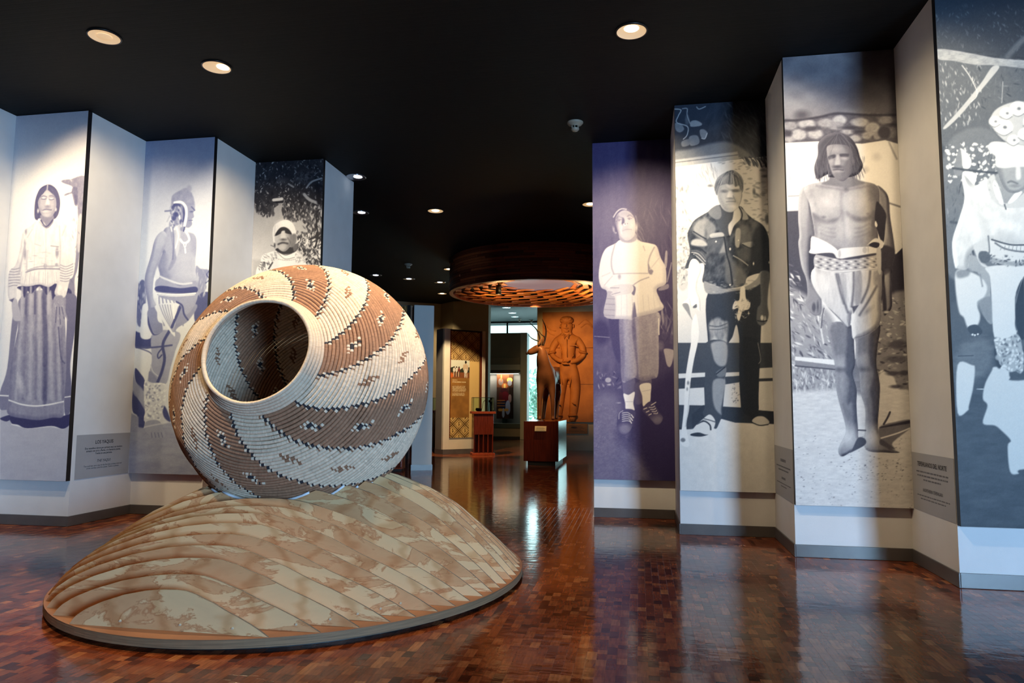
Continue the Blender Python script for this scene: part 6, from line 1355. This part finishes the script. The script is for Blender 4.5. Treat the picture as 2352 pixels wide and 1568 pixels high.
# ---------------------------------------------------------------- poster kiosk and showcases
def poster_colors(W=120, Hh=470, seed=1):
    im = np.zeros((Hh, W, 3)); y, x = np.mgrid[0:Hh, 0:W]; Y, X = y / Hh * 330, x / W * 100.0
    tan, dk, gold, cream = (np.array(c) / 255 for c in ((205, 170, 112), (74, 52, 30), (214, 178, 112), (228, 190, 122)))
    im[:] = (cream * .97)
    def pattern(x0, x1, y0, y1, base, ink):
        m = (X >= x0) & (X < x1) & (Y >= y0) & (Y < y1); im[m] = base
        u = (X - 50) / 20.0; v = (Y - y0) / 20.0; a, b = np.abs(((u + v) % 4) - 2), np.abs(((u - v) % 4) - 2)
        st = ((np.abs(a - 1) * 10) % 3 < 1.1) & (np.abs(a - 1) < .5) | ((np.abs(b - 1) * 10) % 3 < 1.1) & (np.abs(b - 1) < .5)
        tri = ((u * 4) % 2 < 1.0 - ((v * 3) % 1)) & (np.abs(a - 1) > .6) & (np.abs(b - 1) > .6)
        im[m & (st | tri)] = ink
    pattern(0, 100, 0, 92, np.array([186, 152, 96]) / 255, np.array([108, 78, 44]) / 255)
    m = (X < 64) & (Y > 90) & (Y < 268); n = fbm(X / 18, Y / 18, 3)
    im[m] = (np.array([150, 104, 52]) / 255 * (0.85 + .3 * n[..., None]))[m]
    m = (X < 64) & (Y > 90) & (Y < 146); sky = np.array([216, 214, 196]) / 255
    im[m] = sky; im[m & (Y > 116 - (X - 40) * .35 * (X > 40) - 4 * np.sin(X / 6))] = np.array([52, 56, 44]) / 255; im[m & (Y > 128)] = np.array([132, 78, 48]) / 255
    def ell(cx, cy, rx, ry, c): im[((X - cx) / rx) ** 2 + ((Y - cy) / ry) ** 2 < 1] = np.array(c) / 255
    sk, wh = (206, 180, 150), (222, 214, 200)
    ell(51, 96, 3.4, 5, (46, 40, 34)); ell(51, 112, 6.5, 12, sk); ell(44, 112, 2, 10, sk); ell(58, 113, 2, 9, sk); ell(51, 124, 6, 7, wh); ell(49, 136, 2, 9, wh); ell(55, 137, 2, 9, sk)
    for cx, c in ((13, wh), (21, wh), (29, (120, 52, 40))): ell(cx, 113, 2.4, 3.4, (60, 50, 44)); ell(cx, 121, 3.6, 7, c); ell(cx - 1, 134, 1.6, 9, (196, 170, 140)); ell(cx + 2, 134, 1.4, 8, (70, 50, 40))
    ell(4, 138, 7, 7, (206, 104, 48))
    rs = np.random.RandomState(seed)
    for y0, n_, w0, w1, h, tx in ((151, 1, 8, 26, 2.6, 0), (157, 1, 8, 52, 2.6, 0), (170, 7, 8, 54, 1.3, 0), (191, 4, 8, 52, 1.3, 0)):
        for k in range(n_):
            yy = y0 + k * 2.7; m = (Y > yy) & (Y < yy + h) & (X > w0) & (X < w1 - 6 * rs.rand()) & (rs.rand(Hh, W) > .25); im[m] = np.array([226, 204, 160]) / 255
    pattern(0, 64, 268, 330, np.array([214, 178, 112]) / 255, np.array([92, 66, 36]) / 255)
    m = (X > 96); im[m] = np.array([120, 88, 54]) / 255
    return np.where(im <= .04045, im / 12.92, ((im + .055) / 1.055) ** 2.4)


def kiosk(label, loc, rz, W, D_, Hk, lit=True):
    k = thing('poster_kiosk', label, 'kiosk', loc, rz)
    box('core', 0, W, .09, D_, .001, Hk, GREYW, k); box('frame_side', -.001, .14 * W, 0, .1, .001, Hk, PAPERW, k, .003); box('frame_side', .93 * W, W + .001, 0, .1, .001, Hk, PAPERW, k, .003)
    box('frame_foot', .141 * W, .929 * W, 0, .1, .001, .44, PAPERW, k, .003)
    box('recess_sill', .141 * W, .929 * W, .02, .1, .442, .49, GREYW, k); box('frame_rail', .141 * W, .17 * W, .03, .1, .492, Hk, MAHO, k); box('frame_rail', .9 * W, .929 * W, .03, .1, .492, Hk, MAHO, k)
    box('skirting', -.008, W + .008, -.012, D_ + .01, .001, .15, SKIRT, k)
    grid_mesh('poster', poster_colors(), .17 * W, .9 * W, .495, Hk - .05, .075, PRINT, k); box('poster_head', .17 * W, .9 * W, .07, .1, Hk - .05, Hk, BLACK, k)
    return k


kiosk('tall exhibition kiosk with a brown poster, photo and woven pattern', (-5.85, 21.0, 0), R(45), 1.5, .5, 3.85)


def case_on_stand(label, clabel, loc, rz, extras):
    s = thing('display_stand', label, 'display stand', loc, rz)
    box('top_slab', -.36, .36, -.3, .3, 1.24, 1.31, MAHOL, s, .006); box('base_slab', -.34, .34, -.3, .3, .001, .075, MAHOL, s, .006)
    box('back_panel', -.3, .3, -.02, .02, .075, 1.24, MAHO, s)
    for q in range(5): box('fin', -.3 + q * .14, -.27 + q * .14, -.26, .26, .075, .62, MAHO, s)
    box('drawer_box', -.3, .3, -.26, .26, .621, 1.239, MAHO, s, .004)
    c = thing('glass_case', clabel, 'glass case', (loc[0], loc[1], 1.311), rz)
    for n, a in (('pane', (-.31, .31, -.26, -.254)), ('pane', (-.31, .31, .254, .26)), ('pane', (-.31, -.304, -.253, .253)), ('pane', (.304, .31, -.253, .253))):
        box(n, *a, .001, .42, GLASS, c)
    box('lid', -.31, .31, -.26, .26, .421, .427, GLASS, c)
    for sx in (-1, 1):
        for sy in (-1, 1): box('corner_post', sx * .307 - .005, sx * .307 + .005, sy * .257 - .005, sy * .257 + .005, .001, .42, STEEL, c)
        box('top_rail', sx * .307 - .005, sx * .307 + .005, -.252, .252, .41, .42, STEEL, c); box('top_rail', -.302, .302, sx * .257 - .005, sx * .257 + .005, .41, .42, STEEL, c)
    return s


case_on_stand('mahogany stand with vertical fins beside the poster kiosk', 'small glass case of sticks and a dark bowl by the kiosk', (-4.66, 21.15, 0), R(20), True)
CANE = noisy('cane_wood', rgb(150, 110, 64), rgb(120, 84, 46), 8, .6); DKCLAY = noisy('dark_bowl_clay', rgb(70, 60, 54), rgb(50, 44, 40), 5, .7)
t = lathe('bowl', [(.001, .0), (.05, .002), (.085, .03), (.09, .07), (.07, .10), (.062, .10), (.08, .07), (.075, .03), (.001, .012)], DKCLAY, None, 20, True, (-4.78, 21.1, 1.312)); tag(t, 'dark round bowl inside the small glass case', 'bowl')
for i, (x, y, dx, dz, lab, k) in enumerate(((-4.70, 21.14, .06, .30, 'cane stick leaning left inside the small glass case', 0), (-4.50, 21.2, .05, .28, 'cane rattle with round head inside the small glass case', 1))):
    r_ = thing('cane_rattle' if k else 'cane_stick', lab, 'rattle' if k else 'stick', (x, y, 1.312))
    tube('shaft', [(0, 0, .008), (dx, .02, dz)], .008, CANE, r_, 8)
    if k:
        bm = bmesh.new(); bmesh.ops.create_uvsphere(bm, u_segments=14, v_segments=9, radius=.045); g_ = bm_obj('gourd', bm, CANE, r_, True); g_.location = (dx, .02, dz + .03)
    else: tube('feather', [(dx, .02, dz), (dx + .05, .03, dz + .03), (dx + .09, .02, dz - .03)], [.006, .014, .003], CANE, r_, 8)
case_on_stand('second mahogany display stand glimpsed left of the kiosk', 'glass case glimpsed between the blue pillar and kiosk', (-7.0, 23.0, 0), R(0), False)

# blue pillar with cabinet and patterned panel behind the basket
pb = thing('pillar', 'pale blue square pillar with dark skirting behind the basket', 'pillar', (-5.12, 15.72, 0), R(24))
box('shaft', 0, .47, 0, .42, .001, 3.82, BLUEW, pb, .02); box('skirting', -.012, .482, -.012, .43, .001, .13, SKIRT, pb)
cb = thing('wood_cabinet', 'low reddish wooden cabinet at the foot of the blue pillar', 'cabinet', (-5.62, 15.75, 0), R(10))
box('carcass', -.3, .3, -.2, .2, .04, .44, MAHOL, cb, .004); box('plinth_base', -.28, .28, -.18, .18, .001, .04, BLACK, cb); box('door', -.27, -.01, -.215, -.201, .07, .41, MAHO, cb, .003); box('door', .01, .27, -.215, -.201, .07, .41, MAHO, cb, .003)
k2 = thing('pattern_panel', 'yellow woven-pattern panel with dark edge behind the basket', 'panel', (-6.78, 19.0, 0), R(4))
box('core', 0, .48, .02, .4, .001, 4.3, GREYW, k2); grid_mesh('print', poster_colors(60, 420, 3)[:120, :], .0, .38, 2.2, 4.28, .015, PRINT, k2); box('dark_edge', .38, .48, 0, .02, .001, 4.3, BLACK, k2)

# recessed showcase far back with a dancer picture
SHOW = noisy('showcase_grey', rgb(158, 154, 142), rgb(146, 142, 132), 2, .7); SHOWL = noisy('showcase_pale', rgb(212, 220, 218), rgb(204, 212, 210), 2, .7); TEAL = noisy('showcase_teal', rgb(74, 92, 96), rgb(66, 84, 88), 2, .6)
sc = thing('showcase', 'recessed wall showcase with a dancer picture behind glass, far back', 'showcase', (-5.95, 31.0, 0))
box('upper_body', -.95, .82, .0, .6, 3.62, 4.72, SHOW, sc); box('cornice', -.95, .80, -.08, .6, 3.3, 3.62, SHOW, sc, .01); box('cornice', -.95, .82, -.14, .6, 3.06, 3.3, SHOWL, sc, .01); box('head_rail', -.95, .80, -.02, .6, 2.95, 3.06, TEAL, sc)
box('end_pier', .82, 1.12, -.06, .6, .001, 4.72, SHOWL, sc, .01); box('back_wall', -.95, .82, .45, .6, .7, 2.95, noisy('showcase_back', rgb(150, 140, 140), rgb(136, 128, 130), 2, .7), sc)
box('sill', -.95, .82, -.1, .6, .5, .70, TEAL, sc); box('base', -.95, .82, -.02, .6, .13, .5, SHOW, sc); box('skirting', -.95, .82, -.04, .6, .001, .13, BLACK, sc); box('glass', -.95, .81, .0, .008, .705, 2.945, GLASS, sc)
im = np.zeros((150, 60, 3)); y, x = np.mgrid[0:150, 0:60]; im[:] = np.array([74, 44, 36]) / 255; im[:45] = np.array([120, 66, 40]) / 255; im[:, 44:] = im[:, 44:] * .6
def de(cx, cy, rx, ry, c): im[((x - cx) / rx) ** 2 + ((y - cy) / ry) ** 2 < 1] = np.array(c) / 255
de(14, 26, 9, 12, (150, 120, 110)); de(16, 14, 3, 12, (230, 120, 70)); de(46, 20, 10, 8, (236, 200, 90)); de(46, 30, 8, 10, (150, 140, 150)); de(28, 40, 11, 10, (206, 110, 60)); de(28, 40, 4, 7, (250, 200, 110)); de(27, 60, 15, 14, (70, 26, 34)); de(30, 78, 15, 20, (110, 24, 36)); de(14, 76, 7, 16, (96, 30, 34)); de(47, 82, 6, 14, (170, 130, 130)); de(28, 104, 17, 14, (36, 38, 66)); de(40, 112, 9, 24, (170, 170, 205)); de(24, 130, 5, 16, (190, 190, 215)); de(14, 120, 9, 5, (230, 160, 80)); de(34, 120, 9, 5, (230, 160, 80))
for k in (88, 97, 106): im[k:k + 2, 2:30] = np.array([214, 130, 70]) / 255
im = np.where(im <= .04045, im / 12.92, ((im + .055) / 1.055) ** 2.4)
db = thing('dancer_picture', 'tall picture of a red-shirted dancer standing inside the far showcase', 'picture', (-5.9, 31.3, .701))
box('board', -.36, .40, .001, .03, .2, 2.2, BLACK, db); box('easel', -.1, .1, .031, .12, 0, .6, STEEL, db); grid_mesh('print', im, -.355, .395, .205, 2.195, .0, PRINT, db)
sl = bpy.data.lights.new('showcase_fill', 'AREA'); sl.shape = 'RECTANGLE'; sl.size = 1.5; sl.size_y = .2; sl.energy = 26; sl.color = (1, .86, .7)  # added fill light that brightens the showcase, no fixture behind it
so = bpy.data.objects.new('showcase_fill', sl); C.objects.link(so); so.location = (-6.0, 31.18, 2.9)

# smoke detectors
DETM = noisy('detector_plastic', rgb(150, 145, 130), rgb(140, 134, 120), 6, .5)
for x, y, lab in ((-.78, 9.0, 'round smoke detector on the black ceiling, nearest one'), (-5.95, 17.7, 'round smoke detector on the ceiling right of the basket top'), (-5.62, 33.6, 'brownish smoke detector near the far window, left one'), (-5.1, 34.0, 'pale smoke detector near the far window, right one')):
    t = thing('smoke_detector', lab, 'smoke detector', (x, y, H + (.45 if y > 26 else 0)), 0, 'smoke detectors')
    lathe('base_plate', [(.105, -.001), (.105, -.012), (.085, -.035), (.05, -.05), (.05, -.056)], DETM, t, 24)
    for q in range(6):
        a = q * math.pi / 3; box('vent_post', -.006, .006, .04, .05, -.085, -.05, DETM, t).rotation_euler = (0, 0, a)
    lathe('sensor_cap', [(.052, -.084), (.052, -.10), (.035, -.118), (.001, -.12)], DETM, t, 24)
# ---------------------------------------------------------------- recessed downlights
WARM = (1.0, 0.77, 0.46)


def lamp_mat(name, col, e):
    return mat(name, rgb(230, 220, 200), 0.5, emit=col, es=e)


LAMPW = lamp_mat('lamp_dish_warm', (1.0, 0.62, 0.28, 1), 0.5)
LAMPH = lamp_mat('lamp_bulb_hot', (1.0, 0.85, 0.6, 1), 6.0)
LAMPC = lamp_mat('lamp_bulb_cool', (0.9, 0.95, 1.0, 1), 2.5)
RING = mat('lamp_trim', rgb(24, 20, 18), 0.4)


def downlight(x, y, label, target=None, power=0, ang=62, rad=.145, group=None, on=True, hot=None, chrome=False, off=(0, 0), col=WARM, blend=.7):
    t = thing('downlight', label, 'ceiling light', (x, y, H + (.45 if y > 26.2 else 0)), 0, group)
    lathe('trim_ring', [(rad * 1.0, -.014), (rad * 1.1, -.012), (rad * 1.12, 0), (rad * .98, 0)], RING if not chrome else CHROME, t)
    lathe('reflector', [(rad, -.013), (rad * .8, -.006), (rad * .45, -.002), (.001, -.001)], (LAMPW if not chrome else CHROME), t)
    bm = bmesh.new(); bmesh.ops.create_uvsphere(bm, u_segments=16, v_segments=8, radius=rad * .5)
    for v in bm.verts: v.co.z *= .09
    b = bm_obj('bulb', bm, hot or LAMPH, t, True); b.location = (off[0], off[1], -.006)
    if power:
        s = spot('downlight_beam', (0, 0, -.03), (0, 0, -1), power, col, ang, blend, .06)
        s.parent = t
        s.rotation_euler = (Vector(target) - Vector((x, y, H - .03))).to_track_quat('-Z', 'Y').to_euler()
    return t
downlight(-5.29, 6.04, 'dim amber downlight in the ceiling, leftmost of all', (-6.84, 8.2, 2.9), 470, off=(0, 0), hot=LAMPW, ang=78)
downlight(-4.54, 6.82, 'amber downlight above the basket, right of the leftmost one', (-5.5, 9.6, 3.2), 480, off=(.07, .02))
downlight(-0.03, 6.81, 'brightest round downlight, in front of the right-hand portraits', (-.05, 9.8, 3.1), 760, off=(0, -.05))
# more of the same rows, above the picture's edge, washing the nearer panels
for x, y, tg, pw, lb in ((-7.95, 5.2, (-7.5, 7.7, 3.0), 210, 'amber downlight out of view in front of the long-skirted woman'), (-7.05, 5.6, (-6.4, 8.7, 3.1), 270, 'amber downlight out of view in front of the feathered man'),
                         (1.72, 5.6, (1.05, 8.7, 3.2), 215, 'amber downlight out of view in front of the jacketed man'), (2.75, 4.7, (2.15, 7.6, 3.2), 215, 'amber downlight out of view in front of the bare-chested man'),
                         (3.85, 3.9, (3.3, 6.6, 3.6), 235, 'amber downlight out of view in front of the stooping dancer'), (-1.6, 5.4, (-2.8, 6.0, 1.5), 800, 'amber downlight out of view shining on the basket'),
                         (-4.8, 3.9, (-2.6, 5.3, .4), 460, 'amber downlight out of view washing the left side of the mound'),
                         (-.7, 4.7, (2.3, 7.1, 2.6), 560, 'amber downlight out of view washing the right-hand returns')):
    downlight(x, y, lb, tg, pw)
G = 'chrome downlights over the aisle'
downlight(-4.5, 10.66, 'chrome downlight half hidden by the end of the left zigzag wall', chrome=True, hot=LAMPC, off=(.03, 0), group=G)
downlight(-5.26, 12.72, 'chrome downlight on the black ceiling right of the headscarf panel', chrome=True, hot=LAMPC, off=(.02, 0), group=G)
downlight(-3.78, 12.8, 'small amber downlight in mid ceiling above the drum', (-3.7, 15, 0), 0)
downlight(-0.83, 12.81, 'amber downlight peeping out beside the folded-arms panel', (-1, 15, 0), 0)
for x, y, lab in ((-7.39, 19.1, 'far chrome downlight, leftmost of three in a slanting row'), (-6.63, 19.8, 'far chrome downlight, middle of three in a slanting row'), (-5.88, 20.5, 'far chrome downlight, rightmost of three in a slanting row'), (-5.5, 29.45, 'far chrome downlight just under the drum edge'), (-5.55, 31.2, 'largest chrome downlight in the gap left of the relief'), (-5.68, 32.6, 'chrome downlight nearest the far window')):
    downlight(x, y, lab, chrome=True, hot=LAMPC, group=G, rad=.16)
downlight(-5.05, 18.5, 'amber downlight over the aisle before the poster kiosk', (-5.3, 21.5, 1.3), 1300, ang=44, blend=.35)
downlight(-6.4, 22.6, 'amber downlight close to the tan wall behind the kiosk', (-7.3, 24.9, 2.6), 340, ang=58)
